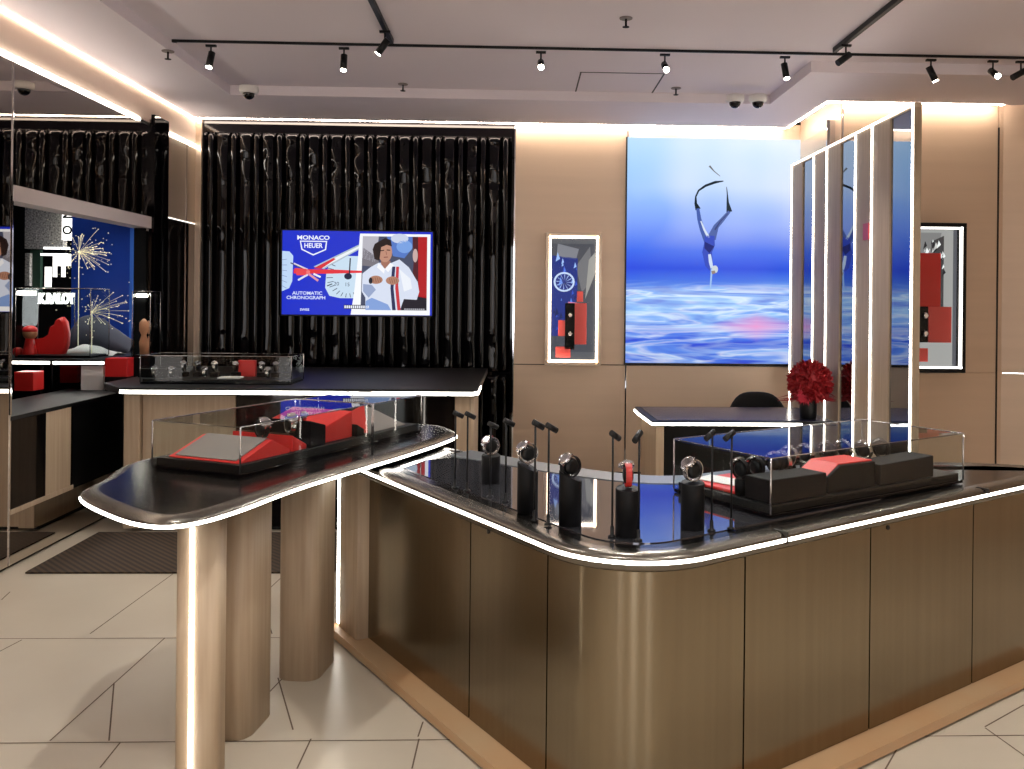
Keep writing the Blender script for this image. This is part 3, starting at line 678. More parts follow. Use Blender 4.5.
b.m = [0] * (len(b.m) - 1) + [1]; b.obj('tabletop', ['rim', 'top'], TB)
# rim light on the near and long side
a_, z_ = Pz(80, 498, ZTL).xy - tc_, Pz(455, 436, ZTL).xy - tc_
ia = min(range(len(tlc)), key=lambda i: (tlc[i] - a_).length); iz = min(range(len(tlc)), key=lambda i: (tlc[i] - z_).length)
seq = []; i = ia
while i != iz: seq.append(tlc[i]); i = (i + 1) % len(tlc)
seq.append(tlc[iz]); band(seq, ZTL - .0055, ZTL + .0055, .003).obj('light_strip', 'led', TB)
def column(cx, cy, wx, wy, rot, rc, z0=0, z1=ZTL - .022):
    q = MB(); pts = []
    for sx, sy, a0 in ((1, 1, 0), (-1, 1, 90), (-1, -1, 180), (1, -1, 270)):
        for i in range(7): t = R(a0 + 15 * i); pts.append((sx * (wx / 2 - rc) + rc * math.cos(t), sy * (wy / 2 - rc) + rc * math.sin(t)))
    q.prism(pts, z0, z1, 0, True)
    q.prism([(p[0] * .98, p[1] * .98) for p in pts], z0 - .0, z0 + .002, 1)
    q.xf(Matrix.Translation((cx - tc_.x, cy - tc_.y, 0)) @ Matrix.Rotation(rot, 4, 'Z')); return q.obj('leg', ['wood', 'joint'], TB)
ax0, ax1 = Py(174, 640, 2.98).x, Py(218, 640, 2.98).x
column((ax0 + ax1) / 2, 3.03, ax1 - ax0, .09, 0, .018)
lx = Py(191, 640, 2.98).x - tc_.x
b = MB(); b.box(lx - .006, lx + .006, 2.98 - tc_.y, 2.986 - tc_.y, .01, ZTL - .02); b.obj('light_strip', 'led', TB)
bx1 = Py(266, 640, 3.42).x; column(bx1 - .11, 3.42, .2, .27, R(-8), .07)
column((Py(284, 600, 3.85).x + Py(330, 600, 4.0).x) / 2, 3.93, .185, .27, R(-8), .06)

# ------------------------------------------------------------------ glass cases
def glass_case(label, org, rz, L, W, H, base=.045, lip=.0, group=None):
    t = thing('glass_display_case', label, 'display case', org, rz, group)
    b_ = MB(); b_.box(.012, L - .012, .012, W - .012, 0, base); b_.obj('base', 'black', t, .003)
    b_ = MB(); b_.box(.0, L, 0, W, 0, .012); b_.obj('base_trim', 'lacquer', t, .002)
    g_ = .005
    for q in [(0, L, 0, g_), (0, L, W - g_, W), (0, g_, g_, W - g_), (L - g_, L, g_, W - g_)]:
        b_ = MB(); b_.box(*q, .0125, H); b_.obj('glass_pane', 'glass', t)
    b_ = MB(); b_.box(0, L, 0, W, H, H + .006); b_.obj('glass_top', 'glass', t)
    r = .0036
    b_ = MB()
    for x in (0, L):
        for y in (0, W): b_.tube([(x, y, .012), (x, y, H + .006)], r, 6)
    for z in (H + .006,):
        b_.tube([(0, 0, z), (L, 0, z), (L, W, z), (0, W, z)], r * .7, 6, closed=True)
    b_.obj('glass_edges', 'silver', t)
    return t
def wedge(name, label, cat, parent_, x0, x1, y0, y1, z0, h0, h1, matn, group=None, ridge=None, panel=None):
    """block with a sloping or ridged top, laid in the frame of a case"""
    w = thing(name, label, cat, tuple(parent_.matrix_basis @ Vector(((x0 + x1) / 2, (y0 + y1) / 2, z0))), parent_.rotation_euler.z, group)
    X, Y = (x1 - x0) / 2, (y1 - y0) / 2; b_ = MB()
    prof = [(-X, 0), (X, 0), (X, h1)] + ([(ridge[0] * X, ridge[1])] if ridge else []) + [(-X, h0)]
    b_.v = [Vector((p[0], -Y, p[1])) for p in prof] + [Vector((p[0], Y, p[1])) for p in prof]; k = len(prof)
    b_.face(list(range(k))); b_.face(list(range(k, 2 * k))[::-1])
    for i in range(k): j = (i + 1) % k; b_.face((i, i + k, j + k, j))
    b_.obj('tray_body', matn, w, .004)
    if panel:
        p_ = MB(); pr_ = prof[2:] ; 
        for i in range(len(pr_) - 1):
            (ax, az), (bx, bz) = pr_[i], pr_[i + 1]
            p_.v += [Vector((ax * .94, -Y * .86, az * .97 + .006)), Vector((bx * .94, -Y * .86, bz * .97 + .006)), Vector((bx * .94, Y * .86, bz * .97 + .006)), Vector((ax * .94, Y * .86, az * .97 + .006))]
            n = len(p_.v) - 4; p_.face((n, n + 1, n + 2, n + 3))
        o_ = p_.obj('fabric_insert', panel, w); sm = o_.modifiers.new('th', 'SOLIDIFY'); sm.thickness = .004; sm.offset = 0
    return w
ZTT = ZTL + .027
# case on the table
NR, FR = Pz(240, 478, ZTT), Pz(421, 432, ZTT); NL = Pz(143, 471, ZTT)
ca = math.atan2(FR.y - NR.y, FR.x - NR.x); wl_ = (NL.xy - NR.xy).length; Lall = (FR.xy - NR.xy).length; L1 = (Pz(365, 444, ZTT).xy - NR.xy).length
HC = .19
case1 = glass_case('long glass case holding red and grey trays on the near end of the leaf-shaped table', (NR.x, NR.y, ZTT), ca, L1, .46, HC)
case2 = glass_case('shorter glass case with a grey pyramid at the far end of the leaf-shaped table', tuple(NR + Vector((math.cos(ca), math.sin(ca), 0)) * (L1 + .012)), ca, Lall - L1 - .012, .44, HC)
def cl(c_, x, y, z): return c_.matrix_basis @ Vector((x, y, z))
wedge('display_tray', 'red tray with grey fabric slope at the near end of the table case', 'display tray', case1, .03, .33, .03, .40, .046, .004, .012, 'red', panel='grey', ridge=(.25, .07))
wedge('display_tray', 'red and brown tray standing behind the grey slope in the table case', 'display tray', case1, .345, .44, .03, .36, .046, .07, .02, 'red', panel='brown')
wedge('display_tray', 'dark leather block in the middle of the table case', 'display tray', case1, .45, .56, .02, .3, .046, .12, .09, 'darkgrey')
wedge('display_tray', 'bright red folded display board leaning in the far half of the table case', 'display board', case1, .58, .80, .05, .40, .046, .07, .125, 'red')
wedge('display_tray', 'low black tray at the far end inside the table case', 'display tray', case1, .81, .88 if L1 > .9 else L1 - .02, .03, .36, .046, .06, .03, 'velvet')
py = thing('display_pyramid', 'grey leather pyramid inside the shorter case at the far end of the table', 'display block', tuple(cl(case2, .2, .2, .046)), ca)
b = MB(); b.v = [Vector(p) for p in ((-.17, -.15, 0), (.17, -.15, 0), (.17, .15, 0), (-.17, .15, 0), (-.02, -.02, .12))]
for f in ((0, 1, 4), (1, 2, 4), (2, 3, 4), (3, 0, 4), (3, 2, 1, 0)): b.face(f, 1 if f == (3, 0, 4) else 0)
b.obj('pyramid_body', ['grey', 'red'], py, .003)
watch('black', cl(case1, .235, .10, .155), 1.25, R(50), R(40), 'watch with black strap on the grey slope nearest in the table case')
watch('steel', cl(case1, .40, .09, .155), 1.25, R(40), R(40), 'steel watch over the red and brown tray in the table case')
watch('red', cl(case1, .50, .10, .170), .8, R(30), R(50), 'reddish watch on the dark block in the middle of the table case')
watch('dark', cl(case1, .86, .2, .13), 1.0, R(40), R(45), 'small watch lying behind the red board at the far end of the table case')

# case on the right arm of the counter
NRc, FRc, NLc = Pz(770.5, 520, ZT), Pz(963, 484, ZT), None
ca2 = math.atan2(FRc.y - NRc.y, FRc.x - NRc.x); L2 = (FRc.xy - NRc.xy).length
zt2 = .19
case3 = glass_case('large glass case of dark watch trays on the right arm of the bronze-fronted counter', (NRc.x, NRc.y, ZT + .005), ca2, L2, .5, zt2 + .012, .04)
wedge('display_tray', 'dark leather stand at the near left corner of the counter case', 'display stand', case3, .02, .32, .02, .14, .042, .085, .082, 'darkgrey')
wedge('display_tray', 'red and black sloping booklet stand in the middle of the counter case', 'display stand', case3, .34, .62, .03, .18, .042, .06, .095, 'velvet', ridge=(-.5, .098), panel='red')
wedge('display_tray', 'dark leather stand at the right end of the counter case', 'display stand', case3, .64, .99, .02, .14, .042, .08, .086, 'darkgrey')
wedge('display_tray', 'long low black tray along the front of the counter case', 'display tray', case3, .36, L2 - .02, .19, .25, .042, .04, .04, 'velvet')
wedge('display_tray', 'flat red tray with white card at the left end of the counter case', 'display tray', case3, .03, .28, .2, .46, .042, .012, .012, 'red')
b = MB(); b.box(-.05, .06, -.09, .09, .0, .003); o = b.obj('card', 'white'); o.matrix_basis = Matrix.Translation(cl(case3, .12, .36, .056)) @ Matrix.Rotation(ca2 + .2, 4, 'Z'); tag(o, 'white card lying on the flat red tray in the counter case', 'card')
pil = MB(); pil.box(-.05, .05, -.04, .04, 0, .045); o = pil.obj('watch_cushion', 'velvet', None, .012); o.matrix_basis = Matrix.Translation(cl(case3, .18, .26, .056)) @ Matrix.Rotation(ca2, 4, 'Z'); tag(o, 'black watch cushion on the flat red tray in the counter case', 'cushion')
watch('steel', cl(case3, .18, .26, .104), 1.0, ca2 + R(90), 0, 'steel watch wrapped on the black cushion above the flat red tray')
wl3 = [(.05, .19, .135, 'dark'), (.13, .19, .135, 'dark'), (.235, .19, .14, 'black'), (.30, .21, .135, 'steel'), (.40, .26, .14, 'steel'), (.49, .26, .14, 'steel'), (.60, .24, .145, 'black'), (.69, .23, .145, 'steel'), (.78, .2, .14, 'steel'), (.88, .19, .14, 'dark')]
tx = ['first', 'second', 'third', 'fourth', 'fifth', 'sixth', 'seventh', 'eighth', 'ninth', 'tenth']
for i, (x, y, z, k) in enumerate(wl3):
    nm = {'dark': 'dark-strapped', 'black': 'black-strapped', 'steel': 'steel'}[k]
    watch(k, cl(case3, x, y, z), 1.15, ca2 + R(180), R(40), '%s watch, %s from the left in the back row of the counter case' % (nm, tx[i]), 'watches along the back row of the counter case')
    bb = MB(); bb.lathe([(.022, 0), (.022, .05), (.018, .055)], n=16); bb.xf(Matrix.Diagonal((1, 1, (z - .075) / .055, 1)) @ Matrix.Identity(4)); o = bb.obj('watch_support', 'velvet'); o.matrix_basis = Matrix.Translation(cl(case3, x, y, .041)) @ Matrix.Rotation(ca2, 4, 'Z'); tag(o, 'short black support under the %s watch of the back row in the counter case' % tx[i], 'watch support', 'supports in the counter case')

# ------------------------------------------------------------------ watch stands and reading lamps on the counter
stands = [(490.5, 487, 19, 30, 446, 'steel', -55, 'farthest left, beside the two outermost lamps'), (527.5, 517, 21, 49, 453, 'steel', -65, 'second from the left, steel watch turned left'), (570.5, 530, 23, 53, 466, 'black', -60, 'third from the left, between two slim lamps'), (628.5, 541, 25, 51, 475, 'red', 0, 'fourth from the left, carrying the reddish watch'), (694, 534, 24, 50, 470, 'steel', -60, 'farthest right, beside the glass case')]
wlab = ['steel watch on the farthest left black stand of the counter', 'steel watch on the second black stand, just right of a slim lamp', 'black-strapped watch on the third black stand from the left', 'reddish watch seen from behind on the fourth black stand', 'steel watch on the black stand nearest the counter glass case']
for i, (cx, by, wpx, hpx, wy, k, rot, desc) in enumerate(stands):
    p = Pz(cx, by - 3, ZT + .003); Yd = p.y; r = wpx / F * Yd / 2; h = hpx / F * Yd
    st = thing('watch_stand', 'black cylindrical watch stand, ' + desc, 'watch stand', (p.x, Yd + r * .7, ZT + .0035), 0, 'cylindrical watch stands on the counter')
    b = MB(); n = 28; lo = [Vector((r * math.cos(2 * math.pi * j / n), r * math.sin(2 * math.pi * j / n), 0)) for j in range(n)]
    hi = [Vector((q.x, q.y, h - .012 - (q.x * .45 if i in (1, 2) else 0) + q.y * .1)) for q in lo]; hi2 = [Vector((q.x * .95, q.y * .95, q.z + .003)) for q in hi]
    b.loft([lo, hi, hi2], 0, True, True); b.obj('stand_body', 'velvet', st)
    wz = Py(cx, wy, Yd + r * .7).z
    b = MB(); b.tube([(0, 0, h - .02), (0, 0, wz - .0 - (ZT + .0035) - .02)], .004, 8); b.obj('neck', 'chrome', st)
    watch(k, Vector((p.x, Yd + r * .7, wz)), 1.15, R(rot) if k != 'red' else R(180), R(40), wlab[i], None)
lamps = [(455, 488, 413), (467, 491, 414), (490, 507, 424), (505.5, 502, 421), (534.5, 521, 423), (548, 525, 426), (612, 537, 434), (638.3, 541, 434), (711.5, 531, 433), (731, 529, 433.5)]
ll = ['leftmost of the ten, by the table tip', 'second from the left, by the table tip', 'third from the left, before the farthest stand', 'fourth from the left, between the first two stands', 'fifth from the left, crossing the second stand', 'sixth from the left, between second and third stands', 'seventh from the left, just left of the reddish watch', 'eighth from the left, just right of the reddish watch', 'ninth from the left, just right of the last stand', 'rightmost of the ten, next to the glass case']
lp0 = None
for i, (x, yb, yt) in enumerate(lamps):
    p = Pz(x, yb, ZT + .0035)
    if i == 2: p = Pz(x, 497, ZT + .0035)
    h = Py(x, yt, p.y).z - ZT - .0035
    lab = 'slim black lamp, ' + ll[i]
    if lp0 is None:
        lp0 = thing('stick_lamp', lab, 'lamp', tuple(p), 0, 'slim stick lamps on the counter'); lh = h
        b = MB(); b.lathe([(.013, 0), (.013, .004), (.006, .007), (.006, .03), (.0035, .034)], n=14); b.obj('lamp_base', 'black', lp0)
        b = MB(); b.tube([(0, 0, .02), (0, 0, h)], .0036, 8); b.obj('pole', 'black', lp0)
        b = MB(); b.tube([(-.008, -.004, h + .004), (.028, .012, h - .016)], .0095, 10); b.obj('lamp_head', 'black', lp0)
    else:
        mm = Matrix.Translation(p) @ Matrix.Rotation(R([0, 4, 10, -5, 0, 5, 20, -150, -170, -175][i]), 4, 'Z') @ Matrix.Diagonal((1, 1, h / lh, 1))
        dup(lp0, None, mm, lab)

# ------------------------------------------------------------------ back counter on the left
ZB_ = 1.0
c0, c1 = Pz(118, 393, ZB_), Pz(478, 393, ZB_)
Yf = (c0.y + c1.y) / 2
BC = thing('display_counter', 'long back counter with black top and white light edge under the television', 'counter', (-1.55, Yf, 0))
def B2(): return MB()
xr_ = c1.x
xl_ = c0.x
b = MB(); b.prism([(xl_ + .02, Yf), (xr_ - .03, Yf), (xr_, Yf + .06), (xr_, 8.2), (XW + .03, 8.2), (XW + .03, Yf + .35), (xl_ - .03, Yf + .02)], ZB_ - .02, ZB_ + .03); b.obj('worktop', 'black', BC, .006, local=False)
b = band([Vector((xl_ - .03, Yf + .02)), Vector((xl_ + .02, Yf)), Vector((xr_ - .03, Yf)), Vector((xr_, Yf + .06)), Vector((xr_, Yf + .5))], ZB_ - .012, ZB_ + .012, .004); b.obj('light_strip', 'led', BC, local=False)
xq = Py(455, 430, Yf + .1).x; xq1 = Py(142, 430, Yf + .1).x; xq2 = Py(235, 430, Yf + .1).x
b = MB(); b.box(xl_ - .02, xq1, Yf + .06, 8.1, .03, ZB_ - .02); b.obj('oak_panel', 'wood', BC, .004, local=False)
b = MB(); b.box(xq1 + .004, xq2, Yf + .1, 8.1, .03, ZB_ - .02); b.obj('oak_panel', 'wood', BC, .004, local=False)
b = MB(); b.box(xq2, xq - .002, Yf + .12, 8.1, .03, ZB_ - .02); b.obj('dark_front', 'lacquer', BC, local=False)
xm = Py(470, 430, Yf + .08).x
b = MB(); b.box(xq, xm - .002, Yf + .06, Yf + .8, .03, ZB_ - .02); b.obj('oak_panel', 'wood', BC, .004, local=False)
b = MB(); b.prism([(xm, Yf + .06), (xr_ - .05, Yf + .06), (xr_ - .03, Yf + .1), (xr_ - .03, Yf + .8), (xm, Yf + .8)], .03, ZB_ - .02); b.obj('oak_panel', 'wood', BC, local=False)
b = MB(); b.box(xl_, xr_ - .06, Yf + .16, 8.0, 0, .03); b.obj('plinth', 'black', BC, local=False)
zt = ZB_ + .03
q0, q1 = Pz(140, 384, zt), Pz(294, 384, zt)
case4 = glass_case('wide low glass case full of small watches on the back counter', (max(q0.x, XW + .02), q0.y, zt + .001), 0, q1.x - max(q0.x, XW + .02), .36, .2, .035)
xs4 = [(172, 384, 'steel'), (184, 376, 'steel'), (198, 376, 'black'), (205, 385, 'steel'), (215, 377, 'steel'), (236, 376, 'black'), (262, 377, 'steel'), (268, 385, 'steel'), (276, 378, 'black'), (286, 377, 'dark'), (155, 384, 'steel')]
nm4 = ['second', 'third', 'fourth', 'fifth', 'sixth', 'seventh', 'eighth', 'ninth', 'tenth', 'last', 'first']
for i, (x, yy, k) in enumerate(xs4):
    dep = .08 if yy > 380 else .24; P_ = Py(x, 376, q0.y + dep); zc = zt + .036 + (.045 if yy > 380 else .075)
    watch(k, Vector((P_.x, q0.y + dep, zc)), 1.1, R(0), R(30), 'small %s watch, %s from the left in the back counter case' % ({'steel': 'steel', 'black': 'black-strapped', 'dark': 'dark'}[k], nm4[i]), 'small watches in the back counter case')
    if dep > .2:
        bb = MB(); bb.box(-.03, .03, -.03, .03, 0, .035); o = bb.obj('watch_block', 'darkgrey', None, .004); o.location = (P_.x, q0.y + dep, zt + .036); tag(o, 'dark block under the %s watch in the back counter case' % nm4[i], 'display block', 'blocks in the back counter case')
lx4 = case4.location.x
def boxthing(name, lab, cat, x0, x1, y0, y1, z0, z1, mm, bev=.004, rot=0):
    b_ = MB(); b_.box(-(x1 - x0) / 2, (x1 - x0) / 2, -(y1 - y0) / 2, (y1 - y0) / 2, 0, z1 - z0)
    o_ = b_.obj(name, mm, None, bev); o_.matrix_basis = Matrix.Translation(((x0 + x1) / 2, (y0 + y1) / 2, z0)) @ Matrix.Rotation(rot, 4, 'Z'); return tag(o_, lab, cat)
px3 = Py(228, 376, q0.y + .1).x; boxthing('card_holder', 'pale card plaque lying in the middle of the back counter case', 'plaque', px3 - .06, px3 + .1, q0.y + .04, q0.y + .15, zt + .036, zt + .05, 'white')
px4 = Py(245, 370, q0.y + .28).x; boxthing('red_block', 'upright orange-red block in the back counter case', 'display block', px4 - .05, px4 + .08, q0.y + .27, q0.y + .31, zt + .036, zt + .16, 'redlit')
px5 = Py(152, 370, q0.y + .2).x; boxthing('dark_red_tray', 'dark red tray at the left end of the back counter case', 'display tray', px5 - .08, px5 + .12, q0.y + .14, q0.y + .2, zt + .036, zt + .1, 'darkgrey')

# ------------------------------------------------------------------ desk, chair, vase
ZD = .73
d0, d1, d2 = Pz(652, 424, ZD), Pz(638.5, 414, ZD), Pz(640, 409, ZD)
DK = thing('consultation_desk', 'low desk with navy top and glowing white edge in front of the blue picture', 'desk', (1.7, d0.y + .4, 0))
Yd = d0.y; yb_ = 7.58; dpts = [(d1.x, d1.y), (d0.x, Yd), (2.47, Yd + .02), (2.47, yb_), (d1.x + .02, yb_)]
b = MB(); b.prism([(x, y) for x, y in dpts], ZD - .012, ZD + .02); b.obj('desktop', 'black', DK, .005, local=False)
b = MB(); b.prism([(d1.x + .06, d1.y), (d0.x + .05, Yd + .05), (2.44, Yd + .06), (2.44, yb_ - .04), (d1.x + .06, yb_ - .04)], ZD + .021, ZD + .024); b.obj('desk_pad', 'navy', DK, local=False)
b = band([Vector((d1.x, yb_ - .1)), Vector((d1.x, d1.y)), Vector((d0.x, Yd)), Vector((Py(802, 424, Yd).x, Yd + .004))], ZD - .010, ZD + .010, .004); b.obj('light_strip', 'led', DK, local=False)
b = MB(); b.box(d1.x + .06, Py(664, 440, Yd + .05).x, Yd + .05, yb_ - .1, 0, ZD - .012); b.obj('oak_leg', 'wood', DK, .004, local=False)
b = MB(); b.box(Py(664, 440, Yd + .05).x + .01, 2.3, Yd + .3, Yd + .34, .0, ZD - .012); b.obj('modesty_panel', 'black', DK, local=False)
cx_ = Py(756, 391, 7.95).x; ztc = Py(756, 391, 7.95).z
CH = thing('office_chair', 'black chair with rounded back behind the low desk', 'chair', (cx_, 7.75, 0))
b = MB(); rings = []
for j in range(9):
    t = -1 + 2 * j / 8; z0_, hgt = .42, ztc - .42
    x = t * .285; yv = .2 - .1 * t * t; top_ = z0_ + hgt * (1 - abs(t) ** 4 * .55)
    rings.append([Vector((x, yv, z0_)), Vector((x, yv + .05, z0_)), Vector((x * 1.08, yv + .06, (z0_ + top_) / 2)), Vector((x * 1.08, yv + .05, top_ - .02)), Vector((x * 1.06, yv + .02, top_)), Vector((x * 1.06, yv - .02, top_ - .02)), Vector((x * 1.08, yv - .01, (z0_ + top_) / 2))])
b.loft(rings); o = b.obj('backrest', 'velvet', CH); o.modifiers.new('s', 'SUBSURF').render_levels = 1
b = MB(); b.box(-.25, .25, -.26, .2, .4, .48); b.obj('seat', 'velvet', CH, .03, 3)
b = MB(); b.tube([(0, 0, .06), (0, 0, .4)], .03, 12); b.obj('column', 'chrome', CH)
for k in range(5):
    q = R(72 * k + 18); b = MB(); b.tube([(0, 0, .08), (.24 * math.cos(q), .24 * math.sin(q), .05)], [.022, .014], 8); b.sph((.24 * math.cos(q), .24 * math.sin(q), .026), .026); b.obj('leg', 'black', CH)
vp = Pz(811, 420, ZD + .024); VZ = ZD + .0245
VS = tag(MB().lathe([(.058, 0), (.066, .01), (.066, .17), (.06, .175), (.058, .17), (.056, .02)], n=28).obj('vase', 'black'), 'black cylindrical vase on the right end of the low desk', 'vase'); VS.location = (vp.x, vp.y + .07, VZ)
FL = thing('flower_arrangement', 'ball of deep red flowers and feathery leaves in the black vase', 'flowers', (vp.x, vp.y + .07, VZ + .17))
b = MB(); rnd = random.Random(3)
cz = Py(812, 384, vp.y + .07).z - VZ - .17
b.sph((0.01, 0, cz + .015), .14, (1, 1, 1), 20, 12)
for i in range(900):
    th = rnd.uniform(0, 2 * math.pi); ph = math.acos(rnd.uniform(-1, 1)); d = Vector((math.sin(ph) * math.cos(th), math.sin(ph) * math.sin(th), math.cos(ph)))
    c_ = Vector((.012, 0, cz + .015)) + d * .135; t_ = d.orthogonal().normalized(); t_ = Matrix.Rotation(rnd.uniform(0, 6.28), 3, d) @ t_; w2 = d.cross(t_)
    l = rnd.uniform(.03, .055); b.v += [c_ - w2 * .008, c_ + w2 * .008, c_ + d * l * .7 + t_ * l * .6 + w2 * .012, c_ + d * l + t_ * l * .5 - w2 * .004]; n = len(b.v) - 4; b.face((n, n + 1, n + 2, n + 3))
b.obj('red_blooms', 'flower', FL)
b = MB()
for i in range(170):
    d = Vector((rnd.gauss(-.35, .5), rnd.gauss(-.8, .3), rnd.gauss(-.35, .4))).normalized(); c_ = Vector((-.06, -.06, cz - .07)) + d * .065; t_ = d.orthogonal().normalized(); w2 = d.cross(t_)
    b.v += [c_ - w2 * .006, c_ + w2 * .006, c_ + d * .04 + t_ * .015]; n = len(b.v) - 3; b.face((n, n + 1, n + 2))
b.obj('pink_blooms', 'flowerp', FL)
for i in range(26):
    q = rnd.uniform(-.7, .5); s_ = 1 if i < 16 else -1; b = MB() if i in (0,) else b
    if i == 0: b = MB()
    L_ = rnd.uniform(.13, .2); b.tube([(s_ * .05, 0, cz - .1), (s_ * (.05 + L_ * .6), rnd.uniform(-.05, .03), cz - .1 + q * .06), (s_ * (.05 + L_), rnd.uniform(-.08, .04), cz - .11 - abs(q) * .05)], [.004, .003, .001], 4)
b.obj('feathery_leaves', 'flower', FL)
b = MB(); b.tube([(0, 0, -.12), (0, 0, cz - .1)], .03, 10); b.obj('stems', 'green', FL)

# ------------------------------------------------------------------ slatted screen with lit fins
XP = 2.5; zt_ = (Px(912, 103, XP).z + Px(792, 167, XP).z) / 2
pxs = [790.5, 812.5, 825.5, 854, 870.5, 911]
ys = [Px(x, 300, XP).y for x in pxs]
SC = thing('slatted_screen', 'tall room divider of oak fins with glowing white edges and dark mirror glass between', 'room divider', (XP, (ys[0] + ys[-1]) / 2, 0))
for i, yy in enumerate(ys):
    n_ = .30 if i < 5 else .03
    fn = MB().box(XP, XP + .045, yy - n_, yy + .0, .0, zt_ - .02) if i < 5 else MB().box(XP, XP + .045, yy - .03, yy, 0, zt_ - .02)
    fn = fn.obj('fin', 'finwood', SC, .002, local=False)
    b = MB(); b.box(XP - .006, XP - .0005, yy - .012, yy + .002, .05, zt_ - .012); b.obj('light_strip', 'led', fn, local=False)
b = MB(); b.box(XP, XP + .045, ys[-1] - .03, ys[0], zt_ - .02, zt_ + .01); tr = b.obj('top_rail', 'wood', SC, .002, local=False)
b = MB(); b.box(XP - .006, XP - .0005, ys[-1] - .01, ys[0], zt_ - .004, zt_ + .006); b.obj('light_strip', 'led', tr, local=False)
for i in (0, 2, 4):
    b = MB(); b.box(XP + .012, XP + .02, ys[i + 1] + .002, ys[i] - .302, .05, zt_ - .02); b.obj('mirror_glass', 'bluemirror', SC, local=False)
b = MB(); b.box(XP + .01, XP + .04, ys[-1], ys[0] - .01, 0, .05); b.obj('base', 'black', SC, local=False)
b = MB(); b.box(XP - .008, XP - .001, ys[4] + .03, ys[4] + .13, Px(865, 232, XP).z - .06, Px(865, 232, XP).z + .06); 
b.obj('red_marker', 'reddial', SC, local=False)

# ------------------------------------------------------------------ framed wall showcases
def showcase(label, x0p, x1p, y0p, y1p, Y, which):
    yf = Y - .13; a_, c_ = Py(x0p, y0p, yf), Py(x1p, y1p, yf); w, h = c_.x - a_.x, a_.z - c_.z
    t = thing('wall_showcase', label, 'showcase', (a_.x, Y - .014, c_.z)); d = .11
    fr_ = .035
    b = MB()
    for q in [(0, w, 0, fr_), (0, w, h - fr_, h), (0, fr_, fr_, h - fr_), (w - fr_, w, fr_, h - fr_)]: b.box(q[0], q[1], -d, 0, q[2], q[3])
    b.obj('casing', 'bronze' if which == 0 else 'black', t, .003)
    b = MB(); i0 = fr_; e_ = .018
    for q in [(i0, w - i0, i0, i0 + e_), (i0, w - i0, h - i0 - e_, h - i0), (i0, i0 + e_, i0, h - i0), (w - i0 - e_, w - i0, i0, h - i0)]: b.box(q[0], q[1], -d - .006, -d + .02, q[2], q[3])
    b.obj('light_frame', 'ledsoft' if which == 0 else 'sign', t)
    b = MB(); b.box(fr_ * .5, w - fr_ * .5, -.012, -.002, fr_ * .5, h - fr_ * .5, 0, (84, 84, 90))
    def K(x, y, l=0): return (x * w, -.013 - l * .001, h * (1 - y))
    def kp(pts, col, l=0): b.poly([K(x, y, l) for x, y in pts], 0, col)
    if which == 0:
        kp([(.12, .9), (.88, .9), (.88, .08), (.12, .08)], (70, 70, 78), 0)
        kp([(.2, .18), (.55, .2), (.6, .12), (.22, .08)], (120, 120, 128), 1); kp([(.55, .25), (.8, .1), (.85, .35), (.66, .45)], (108, 106, 110), 1)
        kp([(.12, .78), (.42, .78), (.58, .46), (.58, .19), (.12, .17)], (28, 44, 120), 1)
        rn = random.Random(5)
        for i in range(34):
            x, y = rn.uniform(.13, .55), rn.uniform(.18, .74); q = rn.uniform(.01, .04); kp([(x, y + q), (x + q * 2.2, y + q * .4), (x + q, y - q)], rn.choice([(90, 130, 220), (150, 180, 235), (20, 30, 80), (50, 80, 190)]), 2)
        def ring(cx, cy, rx, ry, wd, col):
            for i in range(20):
                a1, a2 = 2 * math.pi * i / 20, 2 * math.pi * (i + 1) / 20
                kp([(cx + rx * math.cos(a1), cy + ry * math.sin(a1)), (cx + rx * wd * math.cos(a1), cy + ry * wd * math.sin(a1)), (cx + rx * wd * math.cos(a2), cy + ry * wd * math.sin(a2)), (cx + rx * math.cos(a2), cy + ry * math.sin(a2))], col, 4)
        ring(.34, .37, .19, .075, .82, (190, 205, 235))
        for i in range(12):
            a1 = i * math.pi / 6; kp([(.34 + .03 * math.cos(a1 + .4), .37 + .01 * math.sin(a1 + .4)), (.34 + .13 * math.cos(a1), .37 + .055 * math.sin(a1)), (.34 + .15 * math.cos(a1 + .12), .37 + .06 * math.sin(a1 + .12))], (150, 170, 215), 4)
        kp([(.36, .6), (.58, .58), (.62, .53), (.42, .52)], (214, 120, 150), 5); kp([(.72, .5), (.9, .3), (.9, .14), (.78, .2)], (150, 146, 142), 2)
    else:
        kp([(.0, .96), (.9, .96), (.9, .04), (.0, .04)], (150, 148, 146), 0); kp([(.0, .35), (.6, .4), (.75, .06), (.0, .06)], (120, 118, 118), 1)
        kp([(.62, .55), (.78, .6), (.78, .08), (.62, .12)], (60, 58, 60), 2)
        rn = random.Random(8)
        for i in range(40):
            x, y = rn.uniform(.5, .78), rn.uniform(.1, .45); q = rn.uniform(.01, .03); kp([(x, y + q), (x + q * 2, y), (x + q, y - q)], rn.choice([(230, 230, 230), (200, 198, 196), (30, 30, 34)]), 3)
    b.obj('back_picture', 'printlit', t)
    b = MB(); b.box(i0, w - i0, -d + .022, -d + .026, i0, h - i0); b.obj('glass_pane', 'glass', t)
    return t, a_, c_, w, h
s0, a_, c_, w, h = showcase('narrow lit wall showcase with a blue wheel picture, left of the blue picture', 546, 601, 232, 366, YB, 0)
def inblock(t, lab, name, x0, x1, y0, y1, mm, dep=.03, cat='display block'):
    o_ = boxthing(name, lab, cat, t.location.x + x0 * w, t.location.x + x1 * w, t.location.y - .018 - dep, t.location.y - .018, t.location.z + h * (1 - y1), t.location.z + h * (1 - y0), mm, .002); return o_
inblock(s0, 'red block standing at the right inside the left wall showcase', 'red_block', .53, .74, .53, .84, 'redshow', .06)
